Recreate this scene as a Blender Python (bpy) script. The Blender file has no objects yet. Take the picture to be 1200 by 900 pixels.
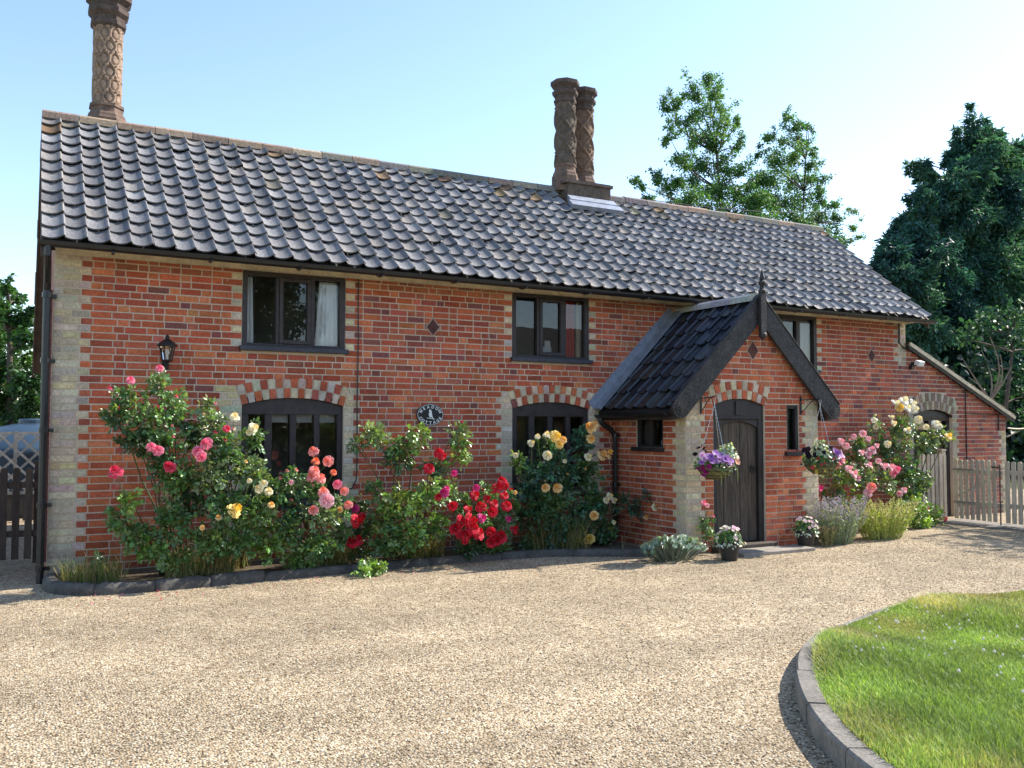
import bpy, math, random
import numpy as np
from mathutils import Vector, Matrix
random.seed(7); RNG = np.random.default_rng(7)
R = math.radians
scene = bpy.context.scene
COL = scene.collection

# ---------------------------------------------------------------- camera, sky, sun, exposure
F_PX, YAW, PITCH, ROLL = 1054.15, 0.498, 0.0461, 0.0019
CAM = Vector((-0.2478, -10.2682, 1.58))
cd = bpy.data.cameras.new('camera'); cam = bpy.data.objects.new('camera', cd); COL.objects.link(cam)
fw = Vector((math.sin(YAW)*math.cos(PITCH), math.cos(YAW)*math.cos(PITCH), math.sin(PITCH)))
r1 = Vector((math.cos(YAW), -math.sin(YAW), 0)); u1 = r1.cross(fw)
rv = r1*math.cos(ROLL)+u1*math.sin(ROLL); uv = -r1*math.sin(ROLL)+u1*math.cos(ROLL)
cam.matrix_world = Matrix(((rv.x, uv.x, -fw.x, CAM.x), (rv.y, uv.y, -fw.y, CAM.y), (rv.z, uv.z, -fw.z, CAM.z), (0, 0, 0, 1)))
cd.sensor_width = 36; cd.lens = 36*F_PX/1200; cd.clip_end = 2000; cd.clip_start = 0.05
scene.camera = cam

SUNV = Vector((1.22, -0.05, 1.0)).normalized()          # towards the sun
EL = math.asin(SUNV.z); AZ = math.atan2(SUNV.x, SUNV.y)
w = bpy.data.worlds.new('World'); scene.world = w; w.use_nodes = True
nt = w.node_tree; bg = nt.nodes['Background']
sky = nt.nodes.new('ShaderNodeTexSky'); sky.sky_type = 'NISHITA'; sky.sun_disc = False
sky.sun_elevation = EL; sky.sun_rotation = AZ; sky.altitude = 50
sky.air_density = 1.0; sky.dust_density = 0.5; sky.ozone_density = 1.3
nt.links.new(sky.outputs[0], bg.inputs[0]); bg.inputs[1].default_value = 0.09
sl = bpy.data.lights.new('sun', 'SUN'); so = bpy.data.objects.new('sun', sl); COL.objects.link(so)
sl.energy = 2.8; sl.angle = R(0.53); sl.color = (1.0, 0.94, 0.84)
so.rotation_euler = SUNV.to_track_quat('Z', 'Y').to_euler(); so.location = (20, 5, 25)
vs = scene.view_settings
vs.view_transform = 'Standard'; vs.look = 'None'; vs.gamma = 1; vs.use_curve_mapping = False; vs.exposure = 1.8
scene.cycles.max_bounces = 8; scene.cycles.transparent_max_bounces = 12

# ---------------------------------------------------------------- helpers
def ray(px, py): return fw+(px-600)/F_PX*rv-(py-450)/F_PX*uv
def at(px, py, Y):                      # the point of the vertical plane y = Y seen at photo position (px, py)
    d = ray(px, py); return CAM+d*((Y-CAM.y)/d.y)

def tag(o, label=None, cat=None, group=None, kind=None):
    if label: o['label'] = label
    if cat: o['category'] = cat
    if group: o['group'] = group
    if kind: o['kind'] = kind
    return o
def empty(name, loc, label=None, cat=None, group=None):
    o = bpy.data.objects.new(name, None); COL.objects.link(o); o.location = loc
    o.empty_display_size = .2
    return tag(o, label, cat, group)
def rootloc(p):
    v = Vector((0, 0, 0))
    while p is not None: v += p.location; p = p.parent
    return v
def link(name, me, parent=None, loc=None):
    o = bpy.data.objects.new(name, me); COL.objects.link(o)
    if parent is not None:
        o.parent = parent
        o.location = (Vector(loc) if loc is not None else Vector((0, 0, 0)))-rootloc(parent)
    elif loc is not None: o.location = loc
    return o

class MB:
    def __init__(s): s.v = []; s.f = []; s.c = []
    def add(s, vs_, fs, col=(1, 1, 1)):
        n = len(s.v); s.v.extend([tuple(p) for p in vs_])
        for f in fs: s.f.append(tuple(i+n for i in f)); s.c.append(col)
    def box(s, a, b, col=(1, 1, 1), taper=None):
        x0, y0, z0 = a; x1, y1, z1 = b
        s.add([(x0, y0, z0), (x1, y0, z0), (x1, y1, z0), (x0, y1, z0), (x0, y0, z1), (x1, y0, z1), (x1, y1, z1), (x0, y1, z1)],
              [(0, 3, 2, 1), (4, 5, 6, 7), (0, 1, 5, 4), (1, 2, 6, 5), (2, 3, 7, 6), (3, 0, 4, 7)], col)
    def obox(s, O, U, V, W, col=(1, 1, 1)):   # oriented box: corner O, edges U V W
        O, U, V, W = map(Vector, (O, U, V, W))
        p = [O, O+U, O+U+V, O+V, O+W, O+U+W, O+U+V+W, O+V+W]
        s.add(p, [(0, 3, 2, 1), (4, 5, 6, 7), (0, 1, 5, 4), (1, 2, 6, 5), (2, 3, 7, 6), (3, 0, 4, 7)], col)
    def tube(s, pts, r, n=6, col=(1, 1, 1), cap=True):
        pts = [Vector(p) for p in pts]; k = len(pts); rr = r if isinstance(r, (list, tuple)) else [r]*k
        base = len(s.v); prev = None
        for i, p in enumerate(pts):
            t = (pts[min(i+1, k-1)]-pts[max(i-1, 0)]).normalized()
            if prev is None:
                a = Vector((0, 0, 1)) if abs(t.z) < .9 else Vector((1, 0, 0)); x = t.cross(a).normalized()
            else:
                x = (prev-t*prev.dot(t)).normalized()
            prev = x; y = t.cross(x)
            for j in range(n):
                a = 2*math.pi*j/n; s.v.append(tuple(p+(x*math.cos(a)+y*math.sin(a))*rr[i]))
        for i in range(k-1):
            for j in range(n):
                s.f.append((base+i*n+j, base+i*n+(j+1) % n, base+(i+1)*n+(j+1) % n, base+(i+1)*n+j)); s.c.append(col)
        if cap:
            s.f.append(tuple(base+j for j in reversed(range(n)))); s.c.append(col)
            s.f.append(tuple(base+(k-1)*n+j for j in range(n))); s.c.append(col)
    def lathe(s, c, prof, n=12, col=(1, 1, 1), rot=0, cap=True):   # prof: list of (radius, z)
        base = len(s.v); c = Vector(c)
        for r_, z in prof:
            for j in range(n):
                a = 2*math.pi*(j+rot)/n; s.v.append((c.x+r_*math.cos(a), c.y+r_*math.sin(a), c.z+z))
        for i in range(len(prof)-1):
            for j in range(n):
                s.f.append((base+i*n+j, base+i*n+(j+1) % n, base+(i+1)*n+(j+1) % n, base+(i+1)*n+j)); s.c.append(col)
        if cap:
            s.f.append(tuple(base+j for j in reversed(range(n)))); s.c.append(col)
            k = len(prof)-1; s.f.append(tuple(base+k*n+j for j in range(n))); s.c.append(col)
    def prism(s, pts, ext, col=(1, 1, 1)):    # polygon (3-D points) extruded by vector ext
        pts = [Vector(p) for p in pts]; n = len(pts); e = Vector(ext)
        s.add(pts+[p+e for p in pts], [tuple(range(n))]+[tuple(reversed(range(n, 2*n)))]+[(i, i+n, (i+1) % n+n, (i+1) % n) for i in range(n)], col)
    def build(s, name, mat, parent=None, smooth=False, bevel=0, loc=None):
        me = bpy.data.meshes.new(name)
        vv = s.v
        me.from_pydata(vv, [], s.f)
        ca = me.color_attributes.new('col', 'FLOAT_COLOR', 'CORNER')
        arr = np.ones((len(me.loops), 4), np.float32)
        cnt = [len(f) for f in s.f]; arr[:, :3] = np.repeat(np.array(s.c, np.float32), cnt, axis=0)
        ca.data.foreach_set('color', arr.ravel())
        me.materials.append(mat)
        if smooth: me.polygons.foreach_set('use_smooth', [True]*len(me.polygons))
        me.validate(); me.update()
        o = link(name, me, parent, loc)
        if bevel:
            m = o.modifiers.new('bevel', 'BEVEL'); m.width = bevel; m.segments = 2; m.limit_method = 'ANGLE'
        return o

def npmesh(name, V, F, C, mat, smooth=False):
    """V (n,3), F (m,k) all faces of k corners, C (n,3) colours per vertex"""
    me = bpy.data.meshes.new(name); k = F.shape[1]; m = len(F)
    me.vertices.add(len(V)); me.vertices.foreach_set('co', V.astype(np.float32).ravel())
    me.loops.add(m*k); me.loops.foreach_set('vertex_index', F.astype(np.int32).ravel())
    me.polygons.add(m); me.polygons.foreach_set('loop_start', np.arange(0, m*k, k, dtype=np.int32))
    me.polygons.foreach_set('loop_total', np.full(m, k, np.int32))
    if smooth: me.polygons.foreach_set('use_smooth', np.ones(m, bool))
    ca = me.color_attributes.new('col', 'FLOAT_COLOR', 'POINT')
    a = np.ones((len(V), 4), np.float32); a[:, :3] = C; ca.data.foreach_set('color', a.ravel())
    me.materials.append(mat); me.update(calc_edges=True); me.validate()
    return me

def unit(a): return a/np.maximum(np.linalg.norm(a, axis=1, keepdims=True), 1e-9)
def leafmesh(name, P, N, size, cols, mat, axis=None, asp=.6, fold=.18, curl=.0):
    n = len(P); N = unit(N)
    if axis is None: axis = RNG.normal(size=(n, 3))
    T = unit(axis-N*np.sum(axis*N, 1, keepdims=True)); B = np.cross(N, T)
    s = np.broadcast_to(np.asarray(size, float), (n,))[:, None]
    w_ = s*asp*.5; up = N*s*fold*.5
    V = np.stack([P, P+T*s*.32+B*w_+up, P+T*s*.72+B*w_*.82+up-N*s*curl*.3, P+T*s-N*s*curl,
                  P+T*s*.72-B*w_*.82+up-N*s*curl*.3, P+T*s*.32-B*w_+up], 1).reshape(-1, 3)
    i = np.arange(n)[:, None]*6
    F = np.concatenate([i+np.array([0, 3, 2, 1]), i+np.array([0, 5, 4, 3])], 0)
    return npmesh(name, V, F, np.repeat(cols, 6, 0), mat)

def jit(base, n, amt=.25, hue=.12):
    b = np.array(base)[None, :]; k = np.exp(RNG.normal(0, amt, (n, 1)))
    return np.clip(b*k*(1+RNG.normal(0, hue, (n, 3))), 0.002, .95)

# ---------------------------------------------------------------- materials
def M(name, base=(.5, .5, .5), rough=.8, spec=.4, var=None, bump=None, attr=False, transl=0, tcol=None, metal=0, patches=None, stretch=None):
    m = bpy.data.materials.new(name); m.use_nodes = True; t = m.node_tree; N = t.nodes; L = t.links
    b = N['Principled BSDF']; b.inputs['Roughness'].default_value = rough; b.inputs['Metallic'].default_value = metal
    b.inputs['Specular IOR Level'].default_value = spec
    tc = N.new('ShaderNodeTexCoord'); vec = tc.outputs['Object']
    if stretch:
        mp = N.new('ShaderNodeMapping'); mp.inputs['Scale'].default_value = stretch; L.new(vec, mp.inputs[0]); vec = mp.outputs[0]
    if attr:
        a = N.new('ShaderNodeAttribute'); a.attribute_name = 'col'; col = a.outputs['Color']
        if base != (.5, .5, .5):
            mm = N.new('ShaderNodeMix'); mm.data_type = 'RGBA'; mm.blend_type = 'MULTIPLY'; mm.inputs[0].default_value = 1
            L.new(col, mm.inputs[6]); mm.inputs[7].default_value = (*base, 1); col = mm.outputs[2]
    else:
        c = N.new('ShaderNodeRGB'); c.outputs[0].default_value = (*base, 1); col = c.outputs[0]
    for v in (var if isinstance(var, list) else [var] if var else []):
        sc, lo, hi = v
        nz = N.new('ShaderNodeTexNoise'); nz.inputs['Scale'].default_value = sc; nz.inputs['Detail'].default_value = 5; nz.inputs['Roughness'].default_value = .65
        L.new(vec, nz.inputs['Vector'])
        mr = N.new('ShaderNodeMapRange'); mr.inputs[1].default_value = .3; mr.inputs[2].default_value = .7; mr.inputs[3].default_value = lo; mr.inputs[4].default_value = hi
        L.new(nz.outputs[0], mr.inputs[0])
        mx = N.new('ShaderNodeMix'); mx.data_type = 'RGBA'; mx.blend_type = 'MULTIPLY'; mx.inputs[0].default_value = 1
        L.new(col, mx.inputs[6]); L.new(mr.outputs[0], mx.inputs[7]); col = mx.outputs[2]
    for pz in (patches or []):
        sc, lo, hi, pc = pz
        nz = N.new('ShaderNodeTexNoise'); nz.inputs['Scale'].default_value = sc; nz.inputs['Detail'].default_value = 6; nz.inputs['Roughness'].default_value = .7
        L.new(vec, nz.inputs['Vector'])
        mr = N.new('ShaderNodeMapRange'); mr.inputs[1].default_value = lo; mr.inputs[2].default_value = hi
        L.new(nz.outputs[0], mr.inputs[0])
        mx = N.new('ShaderNodeMix'); mx.data_type = 'RGBA'
        L.new(mr.outputs[0], mx.inputs[0]); L.new(col, mx.inputs[6]); mx.inputs[7].default_value = (*pc, 1); col = mx.outputs[2]
    L.new(col, b.inputs['Base Color'])
    if bump:
        sc, st = bump
        nz = N.new('ShaderNodeTexNoise'); nz.inputs['Scale'].default_value = sc; nz.inputs['Detail'].default_value = 6
        L.new(vec, nz.inputs['Vector'])
        bp = N.new('ShaderNodeBump'); bp.inputs['Strength'].default_value = st; bp.inputs['Distance'].default_value = .01
        L.new(nz.outputs[0], bp.inputs['Height']); L.new(bp.outputs[0], b.inputs['Normal'])
    if transl:
        tr = N.new('ShaderNodeBsdfTranslucent'); mx = N.new('ShaderNodeMixShader'); mx.inputs[0].default_value = transl
        if tcol:
            mm = N.new('ShaderNodeMix'); mm.data_type = 'RGBA'; mm.blend_type = 'MULTIPLY'; mm.inputs[0].default_value = 1
            L.new(col, mm.inputs[6]); mm.inputs[7].default_value = (*tcol, 1); L.new(mm.outputs[2], tr.inputs[0])
        else: L.new(col, tr.inputs[0])
        L.new(b.outputs[0], mx.inputs[1]); L.new(tr.outputs[0], mx.inputs[2])
        L.new(mx.outputs[0], N['Material Output'].inputs[0])
    return m

m_brick = M('brick', (.98, .96, 1.0), attr=True, rough=.92, spec=.2, var=[(38, .68, 1.25), (2.2, .82, 1.14), (.55, .82, 1.10)], bump=(110, .7), patches=[(9, .62, .76, (.42, .35, .29)), (1.7, .66, .84, (.16, .10, .08))])
m_mortar = M('mortar', (.64, .53, .42), rough=.95, spec=.1, var=[(60, .85, 1.12), (.6, .82, 1.1), (1.5, .8, 1.1)], bump=(200, .5))
m_tile = M('clay_tile', attr=True, rough=.72, spec=.35, var=[(30, .65, 1.3), (1.1, .85, 1.12)], bump=(90, .25), patches=[(48, .66, .72, (.42, .41, .37)), (4.5, .72, .82, (.22, .19, .12))])
m_porchtile = M('glazed_tile', attr=True, rough=.33, spec=.5, var=[(20, .7, 1.3)], bump=(60, .12), patches=[(40, .68, .76, (.16, .15, .10))])
m_ridge = M('ridge_tile', attr=True, rough=.85, spec=.3, var=[(25, .6, 1.3)], bump=(60, .4), patches=[(14, .62, .7, (.36, .24, .06))])
m_timber = M('dark_timber', (.024, .020, .020), rough=.6, spec=.4, var=[(6, .6, 1.6)], bump=(40, .5), patches=[(34, .66, .74, (.16, .14, .12))], stretch=(1, 1, .35))
m_barge = M('weathered_barge_timber', (.022, .020, .021), rough=.6, spec=.35, var=[(10, .5, 1.8), (3, .7, 1.3)], bump=(50, .6), patches=[(75, .57, .66, (.17, .16, .15)), (20, .58, .70, (.07, .066, .06))])
m_door = M('weathered_door_timber', (.078, .060, .046), rough=.75, spec=.3, var=[(9, .45, 1.7)], bump=(30, .8), patches=[(14, .56, .68, (.13, .112, .09))], stretch=(4, 4, .35))
m_frame = M('brown_painted_frame', (.032, .025, .025), rough=.5, spec=.4, var=[(12, .7, 1.5)], bump=(40, .3))
m_sill = M('sill_paint', (.03, .03, .042), rough=.45, spec=.5, var=[(12, .6, 1.6)], bump=(40, .3))
m_black = M('black_plastic', (.012, .012, .014), rough=.35, spec=.5, var=[(8, .8, 1.4)])
m_iron = M('black_iron', (.012, .012, .013), rough=.5, spec=.5, bump=(80, .2))
m_cream = M('cream_board', (.62, .55, .41), rough=.85, spec=.2, var=[(5, .7, 1.12), (30, .8, 1.1)], patches=[(7, .62, .72, (.20, .16, .12))])
m_brownboard = M('brown_board', (.10, .075, .06), rough=.7, var=[(6, .7, 1.3)])
m_lead = M('lead', (.28, .31, .38), rough=.45, spec=.5, metal=.3, var=[(9, .65, 1.2)], bump=(14, .3))
m_terracotta = M('chimney_terracotta', attr=True, rough=.9, spec=.2, var=[(12, .6, 1.3), (60, .8, 1.15)], bump=(90, .4), patches=[(5, .60, .75, (.13, .12, .10))])
m_plaster = M('plaster', (.32, .30, .27), rough=.9, var=(3, .8, 1.1))
m_white = M('white_cloth', (.88, .88, .88), rough=.9, spec=.1)
m_redcloth = M('red_cloth', (.52, .07, .055), rough=.9, spec=.1, var=(14, .7, 1.2))
m_greycloth = M('grey_cloth', (.5, .5, .5), rough=.9, spec=.1)
m_leaf = M('leaf', attr=True, rough=.34, spec=.7, transl=.28, tcol=(1.5, 1.5, .5))
m_treeleaf = M('tree_leaf', attr=True, rough=.5, spec=.35, transl=.33, tcol=(1.3, 1.4, .6))
m_petal = M('petal', attr=True, rough=.6, spec=.2, transl=.3)
m_stem = M('stem', attr=True, rough=.7, spec=.3, var=(30, .7, 1.2))
m_bark = M('bark', (.10, .085, .07), rough=.95, spec=.1, var=[(8, .6, 1.3)], bump=(25, .8))
m_grass = M('grass_blade', attr=True, rough=.5, spec=.3, transl=.35, tcol=(1.2, 1.2, .6))
m_soil = M('soil', (.10, .078, .055), rough=.95, spec=.1, var=[(25, .5, 1.5)], bump=(40, 1))
m_pot = M('pot_plastic', (.022, .020, .019), rough=.5, spec=.4, var=(10, .8, 1.3))
m_fence = M('weathered_fence_wood', (.56, .475, .37), rough=.85, spec=.2, attr=True, var=[(10, .7, 1.2)], bump=(40, .5), stretch=(3, 3, .5))
m_darkfence = M('brown_fence_wood', (.085, .065, .052), rough=.8, spec=.3, attr=True, var=[(10, .7, 1.3)], bump=(40, .5), stretch=(3, 3, .5))
m_trellis = M('pale_trellis_wood', (.42, .38, .33), rough=.85, spec=.2, var=(10, .7, 1.2))
m_tank = M('dark_blue_plastic', (.03, .055, .085), rough=.35, spec=.5, var=(2, .8, 1.2))
m_concrete = M('concrete', (.215, .195, .17), rough=.92, spec=.2, var=[(4, .65, 1.2), (40, .7, 1.25)], bump=(70, .6), patches=[(10, .62, .74, (.16, .14, .11))])
m_darkstone = M('dark_stone', (.085, .078, .07), rough=.9, spec=.2, var=[(6, .6, 1.4), (40, .8, 1.2)], bump=(30, .8), patches=[(9, .6, .72, (.07, .085, .05))])
m_slab = M('step_slab', (.30, .265, .225), rough=.85, spec=.2, var=[(4, .7, 1.2), (30, .8, 1.15)], bump=(40, .4))
m_whitepaint = M('white_paint', (.8, .8, .78), rough=.5)
m_plaque = M('plaque_black', (.008, .009, .014), rough=.3, spec=.5)
m_coir = M('green_coir_liner', (.16, .15, .07), rough=.95, spec=.1, var=[(20, .6, 1.4)], bump=(40, 1))
m_metal = M('grey_metal', (.45, .45, .46), rough=.4, metal=.8)

def glass_mat(name, ior, tint=(1, 1, 1)):
    m = bpy.data.materials.new(name); m.use_nodes = True; t = m.node_tree; N = t.nodes; L = t.links
    N.remove(N['Principled BSDF'])
    g = N.new('ShaderNodeBsdfGlossy'); g.inputs['Roughness'].default_value = .004
    tr = N.new('ShaderNodeBsdfTransparent'); tr.inputs[0].default_value = (*tint, 1)
    fr = N.new('ShaderNodeFresnel'); fr.inputs[0].default_value = ior
    nz = N.new('ShaderNodeTexNoise'); nz.inputs['Scale'].default_value = 1.7
    bp = N.new('ShaderNodeBump'); bp.inputs['Strength'].default_value = .04; bp.inputs['Distance'].default_value = .02
    tc = N.new('ShaderNodeTexCoord'); L.new(tc.outputs['Object'], nz.inputs['Vector']); L.new(nz.outputs[0], bp.inputs['Height']); L.new(bp.outputs[0], g.inputs['Normal'])
    mx = N.new('ShaderNodeMixShader'); L.new(fr.outputs[0], mx.inputs[0]); L.new(tr.outputs[0], mx.inputs[1]); L.new(g.outputs[0], mx.inputs[2])
    L.new(mx.outputs[0], N['Material Output'].inputs[0]); return m
m_glass = glass_mat('window_glass', 1.75, (.94, .95, .95))

def gravel_mat():
    m = bpy.data.materials.new('gravel'); m.use_nodes = True; t = m.node_tree; N = t.nodes; L = t.links
    b = N['Principled BSDF']; b.inputs['Roughness'].default_value = .9; b.inputs['Specular IOR Level'].default_value = .2
    tc = N.new('ShaderNodeTexCoord')
    def vor(sc):
        v = N.new('ShaderNodeTexVoronoi'); v.inputs['Scale'].default_value = sc; L.new(tc.outputs['Object'], v.inputs['Vector']); return v
    v = vor(70)
    sep = N.new('ShaderNodeSeparateColor'); L.new(v.outputs['Color'], sep.inputs[0])
    rp = N.new('ShaderNodeValToRGB'); e = rp.color_ramp.elements
    e[0].position = 0; e[0].color = (.12, .085, .055, 1); e[1].position = 1; e[1].color = (.70, .60, .45, 1)
    for p, c in ((.15, (.26, .185, .11, 1)), (.42, (.41, .31, .195, 1)), (.7, (.49, .39, .26, 1)), (.88, (.54, .45, .32, 1))):
        k = e.new(p); k.color = c
    L.new(sep.outputs[0], rp.inputs[0]); col = rp.outputs[0]
    for sc, lo, hi in ((.5, .80, 1.12), (2.2, .86, 1.1), (9, .88, 1.08)):
        nz = N.new('ShaderNodeTexNoise'); nz.inputs['Scale'].default_value = sc; nz.inputs['Detail'].default_value = 4; L.new(tc.outputs['Object'], nz.inputs['Vector'])
        mr = N.new('ShaderNodeMapRange'); mr.inputs[1].default_value = .3; mr.inputs[2].default_value = .7; mr.inputs[3].default_value = lo; mr.inputs[4].default_value = hi
        L.new(nz.outputs[0], mr.inputs[0])
        mx = N.new('ShaderNodeMix'); mx.data_type = 'RGBA'; mx.blend_type = 'MULTIPLY'; mx.inputs[0].default_value = 1
        L.new(col, mx.inputs[6]); L.new(mr.outputs[0], mx.inputs[7]); col = mx.outputs[2]
    mp = N.new('ShaderNodeMapping'); mp.inputs['Scale'].default_value = (.22, 1.5, 1); mp.inputs['Rotation'].default_value = (0, 0, .25); L.new(tc.outputs['Object'], mp.inputs[0])
    nz = N.new('ShaderNodeTexNoise'); nz.inputs['Scale'].default_value = 1.0; nz.inputs['Detail'].default_value = 3; nz.inputs['Distortion'].default_value = .6; L.new(mp.outputs[0], nz.inputs['Vector'])
    mr = N.new('ShaderNodeMapRange'); mr.inputs[1].default_value = .35; mr.inputs[2].default_value = .65; mr.inputs[3].default_value = .84; mr.inputs[4].default_value = 1.08; L.new(nz.outputs[0], mr.inputs[0])
    mx = N.new('ShaderNodeMix'); mx.data_type = 'RGBA'; mx.blend_type = 'MULTIPLY'; mx.inputs[0].default_value = 1
    L.new(col, mx.inputs[6]); L.new(mr.outputs[0], mx.inputs[7]); col = mx.outputs[2]
    L.new(col, b.inputs['Base Color'])
    iv = N.new('ShaderNodeMath'); iv.operation = 'MULTIPLY_ADD'; iv.inputs[1].default_value = -1; iv.inputs[2].default_value = 1
    L.new(v.outputs['Distance'], iv.inputs[0])
    ad = N.new('ShaderNodeMath'); ad.operation = 'ADD'; L.new(iv.outputs[0], ad.inputs[0]); L.new(sep.outputs[1], ad.inputs[1])
    bp = N.new('ShaderNodeBump'); bp.inputs['Strength'].default_value = .9; bp.inputs['Distance'].default_value = .012
    L.new(ad.outputs[0], bp.inputs['Height']); L.new(bp.outputs[0], b.inputs['Normal'])
    return m
m_gravel = gravel_mat()
m_ground = M('meadow', (.075, .095, .035), rough=.95, spec=.1, var=[(.3, .7, 1.3), (6, .7, 1.3)], bump=(8, 1))
m_turf = M('turf', (.15, .19, .05), rough=.95, spec=.1, var=[(1.2, .7, 1.25), (40, .6, 1.3)], bump=(60, 1), patches=[(1.6, .58, .72, (.20, .17, .07))])

# ---------------------------------------------------------------- ground, drive, lawn
g = MB(); g.add([(-400, -400, -.012), (400, -400, -.012), (400, 400, -.012), (-400, 400, -.012)], [(0, 1, 2, 3)])
tag(g.build('ground', m_ground), kind='structure')
g = MB(); g.add([(-14, -16, 0), (22, -16, 0), (22, 9, 0), (-14, 9, 0)], [(0, 1, 2, 3)])
tag(g.build('gravel_drive', m_gravel), kind='structure')
g = MB(); g.box((-14, 9.05, -.01), (-.2, 14.5, .02)); tag(g.build('concrete_yard', m_concrete), kind='structure')
g = MB(); g.box((12.95, -1.6, -.01), (13.75, -.42, .018)); g.box((13.1, -3.2, -.01), (14.2, -1.605, .018))
tag(g.build('concrete_path', m_concrete), kind='structure')

KERB = [(2.70, -8.6), (2.78, -8.15), (2.9, -7.75), (3.07, -7.34), (3.3, -6.95), (3.6, -6.56), (3.97, -6.17), (4.37, -5.82), (4.81, -5.51), (5.27, -5.27),
        (5.79, -5.05), (6.42, -4.87), (7.23, -4.80), (8.36, -4.90), (10, -5.4), (13, -6.6), (16, -8.0)]
def resample(P, step):
    P = [Vector((*p, 0)) for p in P]; out = []
    # Catmull-Rom
    for i in range(len(P)-1):
        p0 = P[max(i-1, 0)]; p1 = P[i]; p2 = P[i+1]; p3 = P[min(i+2, len(P)-1)]
        n = max(2, int((p2-p1).length/step))
        for k in range(n):
            t = k/n; out.append(.5*((2*p1)+(p2-p0)*t+(2*p0-5*p1+4*p2-p3)*t*t+(3*p1-p0-3*p2+p3)*t**3))
    out.append(P[-1]); return out
def kerbz(x): return .125 if x < 4.0 else max(.012, .125-(x-4.0)*.075)
def inner(P, wd):
    out = []
    for i, p in enumerate(P):
        t = (P[min(i+1, len(P)-1)]-P[max(i-1, 0)]).normalized(); out.append(p+Vector((t.y, -t.x, 0))*wd)
    return out
kp = resample(KERB, .05); ki = inner(kp, .12)
mb = MB(); seg = 0; acc = 0; start = 0; stones = []
for i in range(1, len(kp)):
    acc += (kp[i]-kp[i-1]).length
    if acc > .62: stones.append((start, i)); start = i; acc = 0
for s0, s1 in stones:
    if kp[s0].x > 7.3: break
    dz = random.uniform(-.006, .006); off = random.uniform(-.006, .006); tone = random.uniform(.85, 1.12)
    idx = list(range(s0, s1+1)); rows = []
    for n_, i in enumerate(idx):
        a = kp[i].copy(); b = ki[i].copy(); d = (b-a).normalized()
        if n_ == 0 or n_ == len(idx)-1:
            tt = (kp[idx[1]]-kp[idx[0]]).normalized()*(.006 if n_ == 0 else -.006); a += tt; b += tt
        a += d*off; b += d*off; z = kerbz(a.x)+dz
        rows.append([(a.x, a.y, -.05), (a.x, a.y, z-.016), (a.x+d.x*.014, a.y+d.y*.014, z), (b.x-d.x*.01, b.y-d.y*.01, z), (b.x, b.y, z-.012), (b.x, b.y, -.05)])
    base = len(mb.v)
    for r_ in rows: mb.v.extend(r_)
    for i in range(len(rows)-1):
        for j in range(5):
            mb.f.append((base+i*6+j, base+(i+1)*6+j, base+(i+1)*6+j+1, base+i*6+j+1)); mb.c.append((1, 1, 1))
    mb.f.append(tuple(base+j for j in range(6))); mb.c.append((1, 1, 1)); k = base+(len(rows)-1)*6
    mb.f.append(tuple(k+j for j in reversed(range(6)))); mb.c.append((1, 1, 1))
tag(mb.build('lawn_kerb', m_concrete), kind='structure')
def lawnz(x, y): return np.maximum(.006, np.where(x < 4.2, .112, .112-(x-4.2)*.05))+.0
# lawn base: fan of strips from the inner kerb line
lp = inner(kp, .115)
mb = MB(); n0 = len(lp); centre = Vector((9.5, -9.5, 0)); rings = 14
for a in range(rings+1):
    for p in lp:
        q = p.lerp(centre, a/rings*.98); mb.v.append((q.x, q.y, float(lawnz(q.x, q.y))-.012))
for a in range(rings):
    for i in range(n0-1):
        mb.f.append((a*n0+i, a*n0+i+1, (a+1)*n0+i+1, (a+1)*n0+i)); mb.c.append((1, 1, 1))
tag(mb.build('lawn', m_turf, smooth=True), kind='structure')

# grass blades (nobody could count them)
poly = np.array([[p.x, p.y] for p in inner(kp, .108)]+[[16, -14], [2.6, -14]])
def inside(x, y, P):
    c = np.zeros(len(x), bool); j = len(P)-1
    for i in range(len(P)):
        xi, yi = P[i]; xj, yj = P[j]
        c ^= ((yi > y) != (yj > y)) & (x < (xj-xi)*(y-yi)/(yj-yi+1e-12)+xi); j = i
    return c
def field(n, box, P):
    x = RNG.uniform(box[0], box[1], n); y = RNG.uniform(box[2], box[3], n); k = inside(x, y, P); return x[k], y[k]
def smooth_noise(x, y, seed, sc):
    r_ = np.random.default_rng(seed); v = np.zeros_like(x)
    for k in range(6):
        a = r_.uniform(0, 2*np.pi); f = sc*r_.uniform(.5, 2); v += np.sin(f*(x*np.cos(a)+y*np.sin(a))+r_.uniform(0, 6.28))
    return v/2.45
fwn = np.array(fw); rvn = np.array(rv)
def visible(x, y, marg=.06):
    d = np.stack([x-CAM.x, y-CAM.y, np.full_like(x, -1.5)], 1); zc = d@fwn; xc = d@rvn; yc = d@np.array(uv)
    return (zc > 1) & (np.abs(xc/zc) < .5692+marg) & (np.abs(yc/zc) < .427+marg)
gx, gy = [], []
for n, bx in ((420000, (2.6, 7.5, -8.6, -4.7)), (330000, (7.5, 13, -9, -4.7))):
    x, y = field(n, bx, poly); k = visible(x, y); gx.append(x[k]); gy.append(y[k])
gx = np.concatenate(gx); gy = np.concatenate(gy); n = len(gx)
dist = np.hypot(gx-CAM.x, gy-CAM.y)
hgt = RNG.uniform(.025, .06, n)*(1+.5*smooth_noise(gx, gy, 3, 3)); wid = .0022*dist/5*RNG.uniform(.8, 1.3, n)
lean = unit(np.stack([RNG.normal(size=n), RNG.normal(size=n), np.zeros(n)], 1))*RNG.uniform(.1, .9, n)[:, None]
Pz = np.stack([gx, gy, lawnz(gx, gy)-.012], 1)
side = unit(np.cross(lean+1e-6, np.array([[0, 0, 1.]])))*wid[:, None]
upv = np.array([[0, 0, 1.]])
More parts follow.
